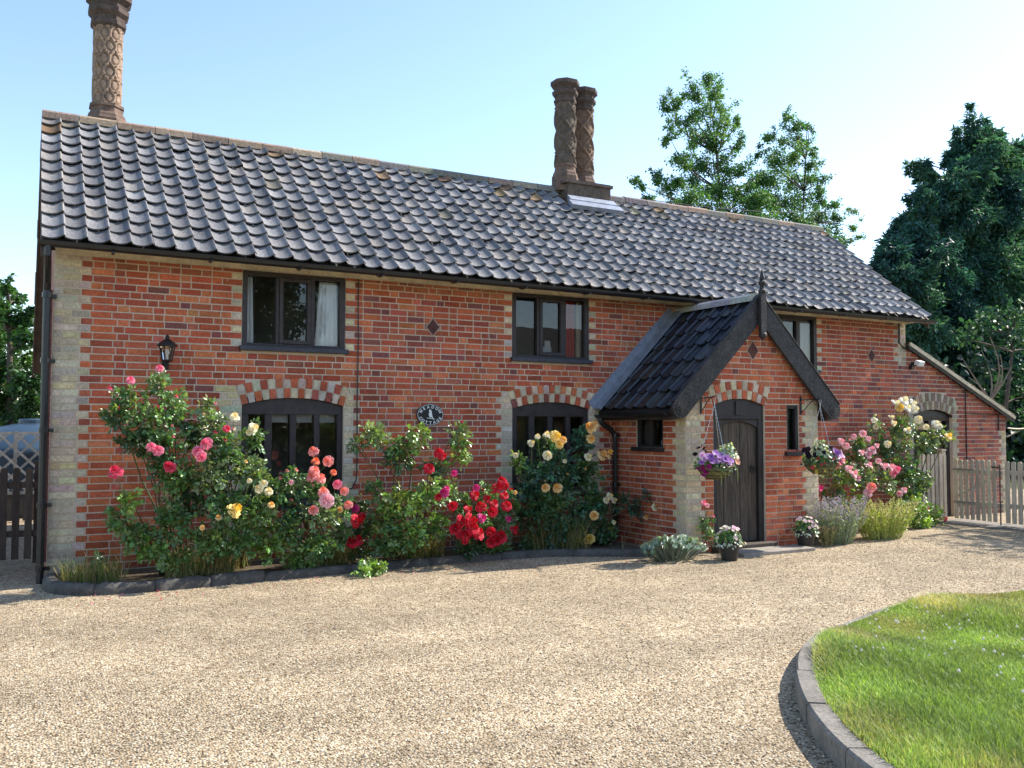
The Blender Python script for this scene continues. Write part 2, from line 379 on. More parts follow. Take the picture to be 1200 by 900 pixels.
mid = Pz+upv*(hgt*.6)[:, None]+lean*(hgt*.35)[:, None]; tip = Pz+upv*hgt[:, None]+lean*(hgt*1.0)[:, None]
V = np.stack([Pz-side, Pz+side, mid+side*.8, mid-side*.8, tip+side*.15, tip-side*.15], 1).reshape(-1, 3)
i6 = np.arange(n)[:, None]*6
F = np.concatenate([i6+np.array([0, 1, 2, 3]), i6+np.array([3, 2, 4, 5])], 0)
dry = np.clip(smooth_noise(gx, gy, 9, 1.6)*.55+smooth_noise(gx, gy, 5, 5)*.4+RNG.normal(.05, .35, n), 0, 1)[:, None]
c0 = np.array([[.245, .35, .085]]); c1 = np.array([[.52, .44, .20]])
C = (c0*(1-dry)+c1*dry)*np.exp(RNG.normal(0, .25, (n, 1))+.20*smooth_noise(gx, gy, 31, 7)[:, None]-.05)
tag(link('grass', npmesh('grass', V, F, np.repeat(C, 6, 0), m_grass)), 'short green lawn grass with dry patches inside the curved concrete kerb', 'grass', kind='stuff')
# clover heads
cl = MB(); cx_, cy_ = field(1500, (3.4, 11, -8.4, -5), poly)
kk = visible(cx_, cy_) & (smooth_noise(cx_, cy_, 21, 2) > .1)
for x, y in list(zip(cx_[kk], cy_[kk]))[:75]:
    z = float(lawnz(x, y))+random.uniform(.05, .075); r_ = random.uniform(.006, .011)
    cl.lathe((x, y, z), [(r_*.4, -r_), (r_, -r_*.3), (r_*.9, r_*.4), (r_*.3, r_)], 6, (.80, .76, .66))
tag(cl.build('clover_heads', m_petal), 'tiny off white clover heads scattered through the lawn', 'clover', kind='stuff')

# loose stones on the drive
n = 90000
x = RNG.uniform(-4, 11, n); y = -9.3+9.0*RNG.random(n)**1.3
k = visible(x, y) & ~inside(x, y, np.array([[p.x, p.y] for p in kp]+[[16, -14], [2.6, -14]])) & (y < -1.0)
k &= ~((x > 7.1) & (x < 9.1) & (y > -2.05))
x, y = x[k], y[k]; n = len(x)
s = RNG.uniform(.004, .0085, n)
oc = np.array([[1, 0, 0], [0, 1, 0], [-1, 0, 0], [0, -1, 0], [0, 0, .8], [0, 0, -.8]], float)
ang = RNG.uniform(0, 6.28, n); sx = s*RNG.uniform(.8, 1.5, n); sz = s*RNG.uniform(.5, .9, n)
V = np.empty((n, 6, 3)); ca, sa = np.cos(ang)[:, None], np.sin(ang)[:, None]
ox = oc[None, :, 0]*sx[:, None]*RNG.uniform(.8, 1.2, (n, 6)); oy = oc[None, :, 1]*s[:, None]*RNG.uniform(.8, 1.2, (n, 6)); oz = oc[None, :, 2]*sz[:, None]+RNG.normal(0, .15, (n, 6))*s[:, None]
V[:, :, 0] = x[:, None]+ox*ca-oy*sa; V[:, :, 1] = y[:, None]+ox*sa+oy*ca; V[:, :, 2] = .0015+oz
fo = np.array([[0, 1, 4], [1, 2, 4], [2, 3, 4], [3, 0, 4], [1, 0, 5], [2, 1, 5], [3, 2, 5], [0, 3, 5]])
F = (np.arange(n)[:, None, None]*6+fo[None]).reshape(-1, 3)
pal = np.array([[.64, .54, .39], [.48, .37, .23], [.42, .31, .18], [.30, .21, .125], [.17, .13, .09], [.56, .46, .32], [.42, .35, .27]])
C = pal[RNG.integers(0, len(pal), n)]*np.exp(RNG.normal(0, .12, (n, 1)))
m_stone = M('loose_stone', attr=True, rough=.9, spec=.2)
tag(link('gravel_stones', npmesh('gravel_stones', V.reshape(-1, 3), F, np.repeat(C, 6, 0), m_stone, True)), 'loose tan gravel stones covering the drive', 'gravel', kind='stuff')

# flower bed: soil and its edging
BED = [(.02, -.12), (.03, -.62), (.3, -.96), (.9, -1.05), (1.9, -.97), (3.1, -.88), (4.5, -.80), (5.4, -.88), (6.2, -1.28), (6.6, -1.5)]
bp_ = resample(BED, .05)
mb = MB(); N_ = len(bp_)
for p in bp_: mb.v.append((p.x, p.y, .05))
for p in bp_: mb.v.append((max(p.x, .0), -.0, .07))
for i in range(N_-1): mb.f.append((i, i+1, N_+i+1, N_+i)); mb.c.append((1, 1, 1))
tag(mb.build('soil_bed', m_soil), kind='structure')
mb = MB(); bi = inner(bp_, -.12); acc = 0; start = 0
def edging(s0, s1, h, wob):
    base = len(mb.v); rows = []
    for i in range(s0, s1+1):
        a = bp_[i]; d = (bi[i]-a).normalized(); e = min(1, .9+min(i-s0, s1-i)*.06); z = h*e+random.uniform(-wob, wob)
        a = a-d*(.04+random.uniform(-wob, wob))
        rows.append([(a.x, a.y, -.03), (a.x-d.x*.008*e, a.y-d.y*.008*e, z*.55), (a.x+d.x*.03, a.y+d.y*.03, z), (a.x+d.x*.09, a.y+d.y*.09, z), (a.x+d.x*.13, a.y+d.y*.13, z*.6), (a.x+d.x*.13, a.y+d.y*.13, -.03)])
    for r_ in rows: mb.v.extend(r_)
    for i in range(len(rows)-1):
        for j in range(5): mb.f.append((base+i*6+j, base+(i+1)*6+j, base+(i+1)*6+j+1, base+i*6+j+1)); mb.c.append((1, 1, 1))
    mb.f.append(tuple(base+j for j in range(6))); mb.c.append((1, 1, 1)); k = base+(len(rows)-1)*6
    mb.f.append(tuple(k+j for j in reversed(range(6)))); mb.c.append((1, 1, 1))
for i in range(1, len(bp_)):
    acc += (bp_[i]-bp_[i-1]).length
    if acc > (.5 if bp_[i].x < 2.3 else .9):
        edging(start, i, .105 if bp_[i].x < 2.3 else .085, .008 if bp_[i].x < 2.3 else .003); start = i; acc = 0
tag(mb.build('bed_kerb', m_darkstone, smooth=True), kind='structure')

# ---------------------------------------------------------------- brickwork
REDS = [(.56, .150, .066), (.50, .126, .060), (.45, .108, .056), (.58, .180, .078), (.40, .098, .056), (.60, .215, .098), (.28, .090, .068), (.50, .150, .078)]
REDW = [6, 6, 5, 4, 3, 2, 1, 2]
DARKS = [(.46, .122, .074), (.40, .106, .068), (.36, .100, .070), (.49, .140, .080), (.25, .094, .078), (.43, .132, .086)]
BUFFS = [(.66, .55, .36), (.62, .53, .37), (.69, .57, .35), (.58, .51, .40), (.65, .57, .42), (.55, .48, .36)]
def jcol(c, a=.1):
    k = random.gauss(1, a); return (min(.8, c[0]*k*random.gauss(1, .04)), min(.8, c[1]*k*random.gauss(1, .05)), min(.8, c[2]*k*random.gauss(1, .05)))
def redcol(dark=0.):
    if random.random() < dark: return jcol(random.choice(DARKS))
    return jcol(random.choices(REDS, REDW)[0])
def buffcol(warm=1): return jcol(random.choice(BUFFS), .09)
class Wall:
    """brickwork on a plane: O origin, U along the wall, Nn outward; z is up"""
    def __init__(s, O, U, Nn): s.O, s.U, s.N = Vector(O), Vector(U), Vector(Nn); s.mb = MB()
    def P(s, u, n, z): return s.O+s.U*u+s.N*n+Vector((0, 0, z))
    def brick(s, u0, u1, z0, z1, col, n=.007):
        n += random.uniform(-.0025, .0025); e = .003
        p = [s.P(u0, 0, z0), s.P(u1, 0, z0), s.P(u1, 0, z1), s.P(u0, 0, z1), s.P(u0+e, n, z0+e), s.P(u1-e, n, z0+e), s.P(u1-e, n, z1-e), s.P(u0+e, n, z1-e)]
        s.mb.add(p, [(4, 5, 6, 7), (0, 1, 5, 4), (1, 2, 6, 5), (2, 3, 7, 6), (3, 0, 4, 7)], col)
    def row(s, k, z0, h, ivals, zones, colfn):
        j = .0066
        for a, b in ivals:
            cuts = sorted({a, b} | {c for zn in zones for c in zn[:2] if a < c < b})
            for u0, u1 in zip(cuts[:-1], cuts[1:]):
                if u1-u0 < .03: continue
                mid = (u0+u1)/2; typ = 'red'
                for zn in zones:
                    if zn[0] <= mid <= zn[1]: typ = zn[2]
                L = u1-u0; seq = []
                if L < .17: seq = [L]
                else:
                    t = 0; st = (k % 2 == 0); first = random.random() < .5
                    while t < L-.06:
                        x = .225 if (st if random.random() < .82 else random.random() < .7) else .1125
                        st = not st; seq.append(x); t += x
                    sc = L/sum(seq); seq = [q*sc for q in seq]
                u = u0
                for q in seq:
                    zj = random.uniform(-.0012, .0012)
                    s.brick(u+j, u+q-j, z0+j+zj, z0+h-j+zj, colfn(typ, u, z0))
                    u += q
    def voussoirs(s, X0, X1, zs, rise, cols, rings=2, t=.108):
        w_ = X1-X0; Rr = (w_*w_/4+rise*rise)/(2*rise); cx_ = (X0+X1)/2; cz = zs+rise-Rr; a = math.asin(min(1, (w_/2)/Rr))
        n = int(round((Rr+t/2)*2*a/.083)); n += (n+1) % 2
        for q in range(rings):
            ra = Rr+q*(t+.008)+.003; rb = ra+t
            for i in range(n):
                a0 = -a+2*a*i/n+.05/n*a; a1 = -a+2*a*(i+1)/n-.05/n*a*1.0
                g_ = .0045/Rr; a0 += g_; a1 -= g_
                c = cols[(i+q) % 2](); pr = .011+random.uniform(-.002, .002)
                f = [(math.sin(a0)*ra, math.cos(a0)*ra), (math.sin(a1)*ra, math.cos(a1)*ra), (math.sin(a1)*rb, math.cos(a1)*rb), (math.sin(a0)*rb, math.cos(a0)*rb)]
                p = [s.P(cx_+x, -.02, cz+z) for x, z in f]+[s.P(cx_+x, pr, cz+z) for x, z in f]
                s.mb.add(p, [(4, 5, 6, 7), (0, 1, 5, 4), (1, 2, 6, 5), (2, 3, 7, 6), (3, 0, 4, 7)], c)
    def diamond(s, u, z, r_, col, pale):
        for rr, n, c in ((r_, .010, pale), (r_-.022, .015, col)):
            q = [(u, z-rr), (u+rr*.82, z), (u, z+rr), (u-rr*.82, z)]
            p = [s.P(a, 0, b) for a, b in q]+[s.P(a, n, b) for a, b in q]
            s.mb.add(p, [(4, 5, 6, 7), (0, 1, 5, 4), (1, 2, 6, 5), (2, 3, 7, 6), (3, 0, 4, 7)], c)
def arch_cut(X0, X1, zs, rise, z, ext=.234):
    w_ = X1-X0; Rr = (w_*w_/4+rise*rise)/(2*rise); cx_ = (X0+X1)/2; cz = zs+rise-Rr; a = math.asin((w_/2)/Rr)
    if z <= zs: return None
    Re = Rr+ext
    if z >= cz+Re: return None
    hw = min(math.sqrt(max(0, Re*Re-(z-cz)**2)), (z-cz)*math.tan(a)+.004)
    return (cx_-hw, cx_+hw)
def subtract(iv, cut):
    out = []
    for a, b in iv:
        if cut[1] <= a or cut[0] >= b: out.append((a, b)); continue
        if cut[0] > a: out.append((a, cut[0]))
        if cut[1] < b: out.append((cut[1], b))
    return out
def backing(T, us, zs, holes, top=None, nn=0.):
    """flat mortar plane with rectangular holes, plus reveals"""
    mb = MB(); us = sorted(set(us+[h[0] for h in holes]+[h[1] for h in holes])); zz = sorted(set(zs+[h[2] for h in holes]+[h[3] for h in holes]))
    for u0, u1 in zip(us[:-1], us[1:]):
        for z0, z1 in zip(zz[:-1], zz[1:]):
            um, zm = (u0+u1)/2, (z0+z1)/2
            if any(h[0] < um < h[1] and h[2] < zm < h[3] for h in holes): continue
            mb.add([T(u0, nn, z0), T(u1, nn, z0), T(u1, nn, z1), T(u0, nn, z1)], [(0, 1, 2, 3)])
    for u0, u1, z0, z1 in holes:
        d = -.22
        for a, b in (((u0, z0), (u0, z1)), ((u1, z0), (u1, z1)), ((u0, z0), (u1, z0)), ((u0, z1), (u1, z1))):
            mb.add([T(a[0], nn, a[1]), T(b[0], nn, b[1]), T(b[0], d, b[1]), T(a[0], d, a[1])], [(0, 1, 2, 3)])
    return mb

CH = .0747
# cottage
cottage = empty('cottage', (6.5, 0, 0), 'long red brick cottage with grey pantile roof, ornate chimneys and gabled porch', 'cottage')
UW = [(1.89, 3.08), (5.335, 6.522), (9.68, 10.87)]; UZ = (2.47, 3.318)
LW = [(1.90, 3.075), (5.34, 6.53)]; LZ = (.70, 1.80, .09)
SD = (13.16, 14.2, 0, 1.765, .105)
front = Wall((0, 0, 0), (1, 0, 0), (0, -1, 0))
def f_col(typ, u, z):
    if typ == 'buff':
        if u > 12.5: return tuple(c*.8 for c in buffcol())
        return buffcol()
    d = .12+.5*max(0, min(1, (u-5.5)/5))
    if 3.1 < u < 5.3: d = .35
    c = redcol(d)
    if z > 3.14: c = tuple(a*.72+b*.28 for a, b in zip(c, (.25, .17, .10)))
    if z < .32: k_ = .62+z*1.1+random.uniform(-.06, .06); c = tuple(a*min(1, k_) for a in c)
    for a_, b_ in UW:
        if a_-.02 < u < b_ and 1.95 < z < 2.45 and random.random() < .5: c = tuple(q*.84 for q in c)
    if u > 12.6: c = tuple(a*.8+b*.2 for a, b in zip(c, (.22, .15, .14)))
    return c
for k in range(46):
    z0 = k*CH; zm = z0+CH/2
    if z0 > 3.40: break
    iv = [(0, 13.0)] if zm > 2.93 else [(0, min(15.72, 13.0+(2.93-zm)*2.32))]
    if zm < 1.75: iv = [(0, 15.72)]
    for a, b in UW:
        if UZ[0]-.05 < zm < UZ[1]+.1: iv = subtract(iv, (a, b))
    for a, b in LW:
        if LZ[0] < zm < LZ[1]: iv = subtract(iv, (a, b))
        c = arch_cut(a, b, LZ[1], LZ[2], zm)
        if c: iv = subtract(iv, c)
    if zm < SD[3]: iv = subtract(iv, SD[:2])
    c = arch_cut(SD[0], SD[1], SD[3], SD[4], zm, .30)
    if c: iv = subtract(iv, c)
    if zm < 3.1: iv = subtract(iv, (7.12, 9.1)) if zm < 1.8 else subtract(iv, (7.12+(zm-1.8)*.9, 9.1-(zm-1.8)*.9)) if zm < 2.7 else iv
    e = k % 2
    zn = [(0, .255 if e else .345, 'buff')]
    for a, b in UW:
        if UZ[0]-.02 < zm < UZ[1]+.1 and e: zn += [(a-.115, a, 'buff'), (b, b+.115, 'buff')]
    if zm < 2.03:
        zn += [(LW[0][0]-(.235 if e else .30), LW[0][0], 'buff'), (LW[0][1], LW[0][1]+(.115 if e else .19), 'buff')]
        zn += [(LW[1][0]-(.235 if e else .16), LW[1][0], 'buff'), (LW[1][1], LW[1][1]+(.235 if e else .16), 'buff')]
        if zm > LZ[1]-.02:   # beside the arch shoulders
            zn += [(LW[0][0], LW[0][0]+.3, 'buff'), (LW[0][1]-.3, LW[0][1], 'buff'), (LW[1][0], LW[1][0]+.3, 'buff'), (LW[1][1]-.3, LW[1][1], 'buff')]
    if 2.62 < zm: zn += [(12.9-(.1 if e else .2), 13.0, 'buff')]
    if zm < 2.0: zn += [(SD[1], SD[1]+(.17 if e else .115), 'buff'), (SD[0]-.115, SD[0], 'buff')]
    if zm < 1.5: zn += [(15.50 if e else 15.58, 15.72, 'buff')]
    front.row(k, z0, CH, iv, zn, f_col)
vr = lambda: redcol(.25); vb = lambda: buffcol()
for a, b in LW: front.voussoirs(a, b, LZ[1], LZ[2], (vr, vb))
front.voussoirs(SD[0], SD[1], SD[3], SD[4], (lambda: jcol((.30, .22, .17)), lambda: tuple(c*.9 for c in buffcol())), 2, .14)
for u, z in ((4.21, 2.80), (12.14, 2.75)): front.diamond(u, z, .125, (.12, .055, .05), (.45, .36, .29))
holes = [(a, b, UZ[0], UZ[1]) for a, b in UW]+[(a, b, LZ[0], LZ[1]+LZ[2]) for a, b in LW]+[(SD[0], SD[1], 0, SD[3]+SD[4])]
mbw = backing(front.P, [0, 13.0], [0, 3.45], [h for h in holes if h[0] < 13])
lt = backing(front.P, [13.0, 15.72], [0, 1.73], [(SD[0], SD[1], 0, 1.73)])
for q in (mbw, lt): q.f = [f for f in q.f]
off = len(mbw.v); mbw.v += lt.v; mbw.f += [tuple(i+off for i in f) for f in lt.f]; mbw.c += lt.c
# lean-to gable slope above z 1.73, with the arch crown of the side door cut out by the voussoirs
p0, p1 = SD[0], SD[1]
mbw.add([front.P(13.0, 0, 1.73), front.P(p0, 0, 1.73), front.P(p0, 0, 2.84), front.P(13.0, 0, 2.91)], [(0, 1, 2, 3)])
mbw.add([front.P(p0, 0, SD[3]+SD[4]), front.P(p1, 0, SD[3]+SD[4]), front.P(p1, 0, 2.40), front.P(p0, 0, 2.84)], [(0, 1, 2, 3)])
mbw.add([front.P(p1, 0, 1.73), front.P(15.72, 0, 1.73), front.P(p1, 0, 2.40)], [(0, 1, 2)])
wall = mbw.build('wall', m_mortar, cottage)
front.mb.build('brickwork', m_brick, wall)

def plain_brick():
    m = bpy.data.materials.new('plain_brick'); m.use_nodes = True; t = m.node_tree; N = t.nodes; L = t.links
    b = N['Principled BSDF']; b.inputs['Roughness'].default_value = .92
    tc = N.new('ShaderNodeTexCoord'); sp = N.new('ShaderNodeSeparateXYZ'); cb = N.new('ShaderNodeCombineXYZ'); ad = N.new('ShaderNodeMath')
    L.new(tc.outputs['Object'], sp.inputs[0]); L.new(sp.outputs[0], ad.inputs[0]); L.new(sp.outputs[1], ad.inputs[1])
    L.new(ad.outputs[0], cb.inputs[0]); L.new(sp.outputs[2], cb.inputs[1])
    bt = N.new('ShaderNodeTexBrick'); bt.inputs['Scale'].default_value = 1; bt.inputs['Brick Width'].default_value = .225; bt.inputs['Row Height'].default_value = .075
    bt.inputs['Mortar Size'].default_value = .006; bt.inputs['Color1'].default_value = (.40, .12, .06, 1); bt.inputs['Color2'].default_value = (.24, .08, .055, 1); bt.inputs['Mortar'].default_value = (.48, .40, .32, 1)
    L.new(cb.outputs[0], bt.inputs['Vector']); L.new(bt.outputs['Color'], b.inputs['Base Color'])
    return m
m_plain = plain_brick()
# gables and rear (solid shells, brick on every side)
mb = MB()
for X in (.012, 12.985):
    mb.prism([(X, .03, 0), (X, 5.5, 0), (X, 5.5, 2.55), (X, 1.95, 5.18), (X, .03, 3.55)], (.2 if X < 5 else -.2, 0, 0))
mb.box((.2, 5.3, 0), (12.8, 5.5, 2.55))
mb.box((15.50, .03, 0), (15.715, 4.0, 1.70)); mb.box((13.0, 3.8, 0), (15.5, 4.0, 1.70))
mb.build('gable_wall', m_plain, cottage)
mb = MB(); mb.box((.25, 1.6, .0), (12.7, 1.7, 3.4)); mb.box((4.1, .3, 0), (4.2, 1.6, 3.4)); mb.box((8.9, .3, 0), (9.0, 1.6, 3.4)); mb.box((.25, .3, 2.0), (12.7, 1.6, 2.1)); mb.box((13.2, 1.2, 0), (15.4, 1.3, 2.0))
mb.box((.25, .26, 3.40), (12.7, 1.6, 3.46))
mb.build('interior_wall', m_plaster, cottage)

# ---------------------------------------------------------------- roofs
PU = [0, .14, .28, .42, .56, .70, .82, .90, .955, 1.0, 1.03]
PZ = [.34, .12, .02, .0, .09, .30, .62, .90, 1.0, .80, .42]
def pantiles(mb, O, U, S, Nn, nc, nr, pitch, gauge, colfn, A=.055, lift=.034, seg=8, flip=False):
    O, U, S, Nn = map(Vector, (O, U, S, Nn)); seg = len(PU)-1
    for i in range(nc):
        for j in range(nr):
            c = colfn(i, j); dz = random.gauss(0, .004); ds = random.gauss(0, .007)-(.03 if random.random() < .02 else 0); du = random.gauss(0, .004); tw = random.gauss(0, .007)
            lo, up, li = [], [], []
            for k in range(seg+1):
                t = 1-PU[k] if flip else PU[k]
                z = PZ[k]*A+dz+tw*(t-.5); u = (i+t)*pitch+du
                lo.append(O+U*u+S*(j*gauge+ds)+Nn*(z+lift)); li.append(O+U*u+S*(j*gauge+ds+.004)+Nn*(z+lift-.018))
                up.append(O+U*u+S*((j+1)*gauge+.02)+Nn*(z+.003))
            n = seg+1; p = lo+up+li
            fs = [(k, k+1, n+k+1, n+k) for k in range(seg)]+[(2*n+k, 2*n+k+1, k+1, k) for k in range(seg)]
            mb.add(p, fs, c)
TILES = [(.190, .187, .194), (.165, .162, .170), (.21, .205, .21), (.15, .146, .152), (.21, .192, .180), (.185, .176, .178)]
def tcol(i, j):
    k_ = random.gauss(1, .11); c = tuple(q*k_ for q in random.choice(TILES))
    if j >= 10 and random.random() < .10: c = jcol((.20, .13, .07), .15)
    elif random.random() < .012: c = jcol((.15, .14, .11), .1)
    return c
sl_v = Vector((0, 2.33, 1.925)); sl_len = sl_v.length; S_ = sl_v.normalized(); N_r = Vector((0, -S_.z, S_.y))
mb = MB(); NCOL = 64; PIT = 13.222/NCOL
pantiles(mb, Vector((-.13, -.40, 3.385)), (1, 0, 0), S_, N_r, NCOL, 12, PIT, sl_len/12, tcol, A=.048, lift=.038)
roof = mb.build('roof', m_tile, cottage, smooth=True)
for p in roof.data.polygons: pass
try: roof.data.set_sharp_from_angle(angle=R(40))
except Exception: pass
mb = MB()   # rear slope and underlay
mb.add([(-.13, -.36, 3.385), (13.09, -.36, 3.385), (13.09, 1.95, 5.29), (-.13, 1.95, 5.29)], [(0, 1, 2, 3)], (.05, .045, .04))
rn = Vector((0, 5.85-1.95, 2.56-5.29)).normalized(); rN = Vector((0, -rn.z, rn.y))
pantiles(mb, Vector((-.13, 5.85, 2.56)), (1, 0, 0), -rn, rN, 48, 14, 13.222/48, 4.74/14, tcol, seg=5)
mb.add([(-.13, 5.83, 2.55), (13.09, 5.83, 2.55), (13.09, 1.95, 5.28), (-.13, 1.95, 5.28)], [(3, 2, 1, 0)], (.05, .045, .04))
mb.build('rear_roof', m_tile, cottage)
mb = MB()   # ridge tiles
x = -.13
while x < 13.05:
    L_ = random.uniform(.40, .46); x1 = min(13.10, x+L_); n = 8; c = jcol((.30, .22, .165), .15) if x < 2.6 or random.random() < .2 else jcol((.20, .18, .165), .15)
    dz = random.uniform(-.007, .007); rr = .115; p = []
    for xx in (x+.004, x1-.004):
        for k in range(n+1):
            a = math.pi*(k/n); p.append((xx, 1.95-math.cos(a)*rr*1.05, 5.335+dz+math.sin(a)*rr*.62+(0 if 0 < k < n else -.05)))
    m_ = n+1
    mb.add(p, [(k, k+1, m_+k+1, m_+k) for k in range(n)]+[tuple(range(m_)), tuple(reversed(range(m_, 2*m_)))], c); x = x1
mb.build('ridge', m_ridge, cottage)
mb = MB()   # mortar bed beneath ridge
mb.box((-.12, 1.84, 5.20), (13.08, 1.90, 5.325)); mb.build('ridge_bedding', m_darkstone, cottage)
# verge boards
def verge(X, side):
    mb = MB(); t = .025*side
    a = Vector((X, -.40, 3.37)); b = Vector((X, 1.95, 5.30)); c_ = Vector((X, 5.86, 2.54)); d = .17
    mb.prism([a, b, b-Vector((0, 0, .21)), a-Vector((0, 0, .15))], (t, 0, 0))
    mb.prism([b+Vector((0, .002, 0)), c_, c_-Vector((0, 0, .22)), b-Vector((0, -.002, .21))], (t, 0, 0))
    return mb
verge(-.13, 1).build('verge_board', m_brownboard, cottage); verge(13.09, -1).build('verge_board', m_brownboard, cottage)
mb = MB()
mb.add([(-.104, -.3, 3.31), (0.0, -.3, 3.31), (0, 1.95, 5.1), (-.104, 1.95, 5.1)], [(0, 1, 2, 3)]); mb.add([(-.104, 1.95, 5.1), (0, 1.95, 5.1), (0, 5.8, 2.38), (-.104, 5.8, 2.38)], [(0, 1, 2, 3)])
mb.build('verge_soffit', m_brownboard, cottage)
# cream fascia under the eaves, gutter
mb = MB(); x = .0
while x < 13.0:
    x1 = min(13.02, x+random.uniform(2.2, 3.4)); mb.box((x+.002, -.075, 3.325+random.uniform(-.004, .004)), (x1-.002, -.012, 3.47)); mb.box((x+.002, -.12, 3.395), (x1-.002, -.0755, 3.47)); x = x1
mb.add([(-.1, -.40, 3.345), (13.06, -.40, 3.345), (13.06, -.02, 3.48), (-.1, -.02, 3.48)], [(0, 1, 2, 3)])
mb.box((12.96, -.34, 3.34), (13.07, -.02, 3.40))
mb.build('fascia', m_cream, cottage)
def gutter(P0, P1, out, r_=.055):
    P0, P1, out = Vector(P0), Vector(P1), Vector(out); mb = MB(); n = 8; p = []
    for q in (P0, P1):
        for rr in (r_, r_-.007):
            for k in range(n+1):
                a = math.pi*k/n; p.append(q-out*math.cos(a)*rr-Vector((0, 0, math.sin(a)*rr*1.05)))
    m_ = n+1; fs = []
    for k in range(n): fs += [(k, k+1, 2*m_+k+1, 2*m_+k), (m_+k, 3*m_+k, 3*m_+k+1, m_+k+1)]
    fs += [(0, 2*m_, 3*m_, m_), (n, m_+n, 3*m_+n, 2*m_+n)]
    mb.add(p, fs); mb.add(p[:m_], [tuple(range(m_))]); mb.add(p[2*m_:3*m_], [tuple(reversed(range(m_)))])
    return mb
gm = gutter((-.16, -.455, 3.372), (13.12, -.455, 3.345), (0, -1, 0))
for i in range(14):
    xx = .5+i*.95; gm.box((xx, -.52, 3.30), (xx+.03, -.40, 3.312)); gm.tube([(xx+.015, -.40, 3.30), (xx+.015, -.30, 3.33)], .008, 5)
gm.build('gutter', m_black, cottage, smooth=False)
mb = MB()
mb.tube([(-.07, -.455, 3.33), (-.07, -.455, 3.24), (-.065, -.36, 3.15), (-.06, -.16, 3.02), (-.06, -.10, 2.93), (-.06, -.10, .0)], .036, 10)
for z in (2.86, 2.2, 1.5, .75, .12): mb.lathe((-.06, -.10, z), [(.046, 0), (.046, .05)], 10); mb.box((-.10, -.075, z+.005), (.03, .0, z+.04))
mb.build('downpipe', m_black, cottage, smooth=False)
mb = MB(); mb.tube([(-.02, -.02, .2), (-.02, -.02, 2.95)], .016, 6); mb.build('drain_pipe', M('rusty_brown_pipe', (.13, .05, .04), rough=.7, var=(20, .6, 1.4)), cottage)

# chimneys
def shaft(mb, cx_, cy_, z0, z1, r_, mode, col, nt_=84, nz=110):
    base = len(mb.v); ph = random.random()*.6
    for j in range(nz+1):
        z = z0+(z1-z0)*j/nz
        for i in range(nt_):
            th = 2*math.pi*i/nt_; a = i/nt_
            if mode == 'lattice':
                n, pt = 4, .36
                f1 = (a*n+(z-z0)/pt+ph) % 1; f2 = (a*n-(z-z0)/pt+ph) % 1
                d1 = min(f1, 1-f1); d2 = min(f2, 1-f2); d = min(d1, d2)
                h = .034*max(0, 1-d/.10)**.5 if d < .10 else 0
                q = math.hypot(f1-.5, f2-.5); c1 = int(math.floor(a*n+(z-z0)/pt+ph)); 
                if c1 % 2 == 0 and q < .27: h += .020*(1+math.cos(q*40))*.5*(.6+.4*math.cos(4*math.atan2(f1-.5, f2-.5)))+.006
            else:
                n, pt = 8, .165
                r0 = (z-z0)/pt; kr = math.floor(r0); fr = r0-kr; u = (a*n+(.5 if kr % 2 else 0)+ph) % 1
                q = math.hypot((u-.5)/.40, (fr-.5)/.44); h = -.030 if q < 1 else 0
                if q < .74: h = -.010
                uu = (u+.5) % 1
                if math.hypot((uu-.5)/.10, (min(fr, 1-fr))/.16) < 1: h = -.028
            rr = r_+h; mb.v.append((cx_+rr*math.cos(th), cy_+rr*math.sin(th), z))
    for j in range(nz):
        for i in range(nt_):
            mb.f.append((base+j*nt_+i, base+j*nt_+(i+1) % nt_, base+(j+1)*nt_+(i+1) % nt_, base+(j+1)*nt_+i)); mb.c.append(col)
def chim_cap(c, z, r_, s=1):
    mb = MB(); P_ = [(r_*.98, -.01), (r_*1.22, .025), (r_*1.24, .065), (r_*1.10, .075), (r_*1.14, .12), (r_*1.40, .165), (r_*1.42, .215), (r_*1.16, .225), (r_*1.24, .275), (r_*1.58, .325), (r_*1.58, .39), (r_*1.25, .415), (r_*.9, .415), (r_*.8, .2)]
    mb.lathe((c[0], c[1], z), [(a, b*s) for a, b in P_], 8, (.105, .078, .068), rot=.5, cap=True); return mb
def chim_foot(c, z0, z1, r_):
    h = z1-z0; mb = MB()
    mb.lathe((c[0], c[1], z0), [(r_*1.45, -.15), (r_*1.45, h*.3), (r_*1.35, h*.38), (r_*1.3, h*.5), (r_*1.15, h*.62), (r_*1.12, h*.82), (r_*1.22, h*.86), (r_*1.2, h*.98), (r_*1.0, h)], 8, (.17, .115, .09), rot=.5); return mb
T1 = (.32, .225, .165); T2 = (.135, .105, .083); T3 = (.19, .125, .09)
c1 = (.60, 2.12)
mb = MB(); mb.box((.40, 1.97, 5.00), (.80, 2.27, 5.27), (.2, .13, .1)); ch = mb.build('chimney', m_terracotta, cottage)
chim_foot(c1, 5.34, 5.63, .178).build('chimney_foot', m_terracotta, ch)
mb = MB(); shaft(mb, *c1, 5.62, 6.62, .178, 'hex', T1); mb.build('chimney_shaft', m_terracotta, ch, smooth=True)
chim_cap(c1, 6.62, .18, 1.1).build('chimney_cap', m_terracotta, ch)
mb = MB(); mb.box((7.20, 1.60, 4.9), (8.01, 2.34, 5.46), (.13, .10, .08)); mb.box((7.14, 1.57, 5.40), (8.04, 2.37, 5.445), (.12, .09, .075))
ch = mb.build('chimney', m_terracotta, cottage)
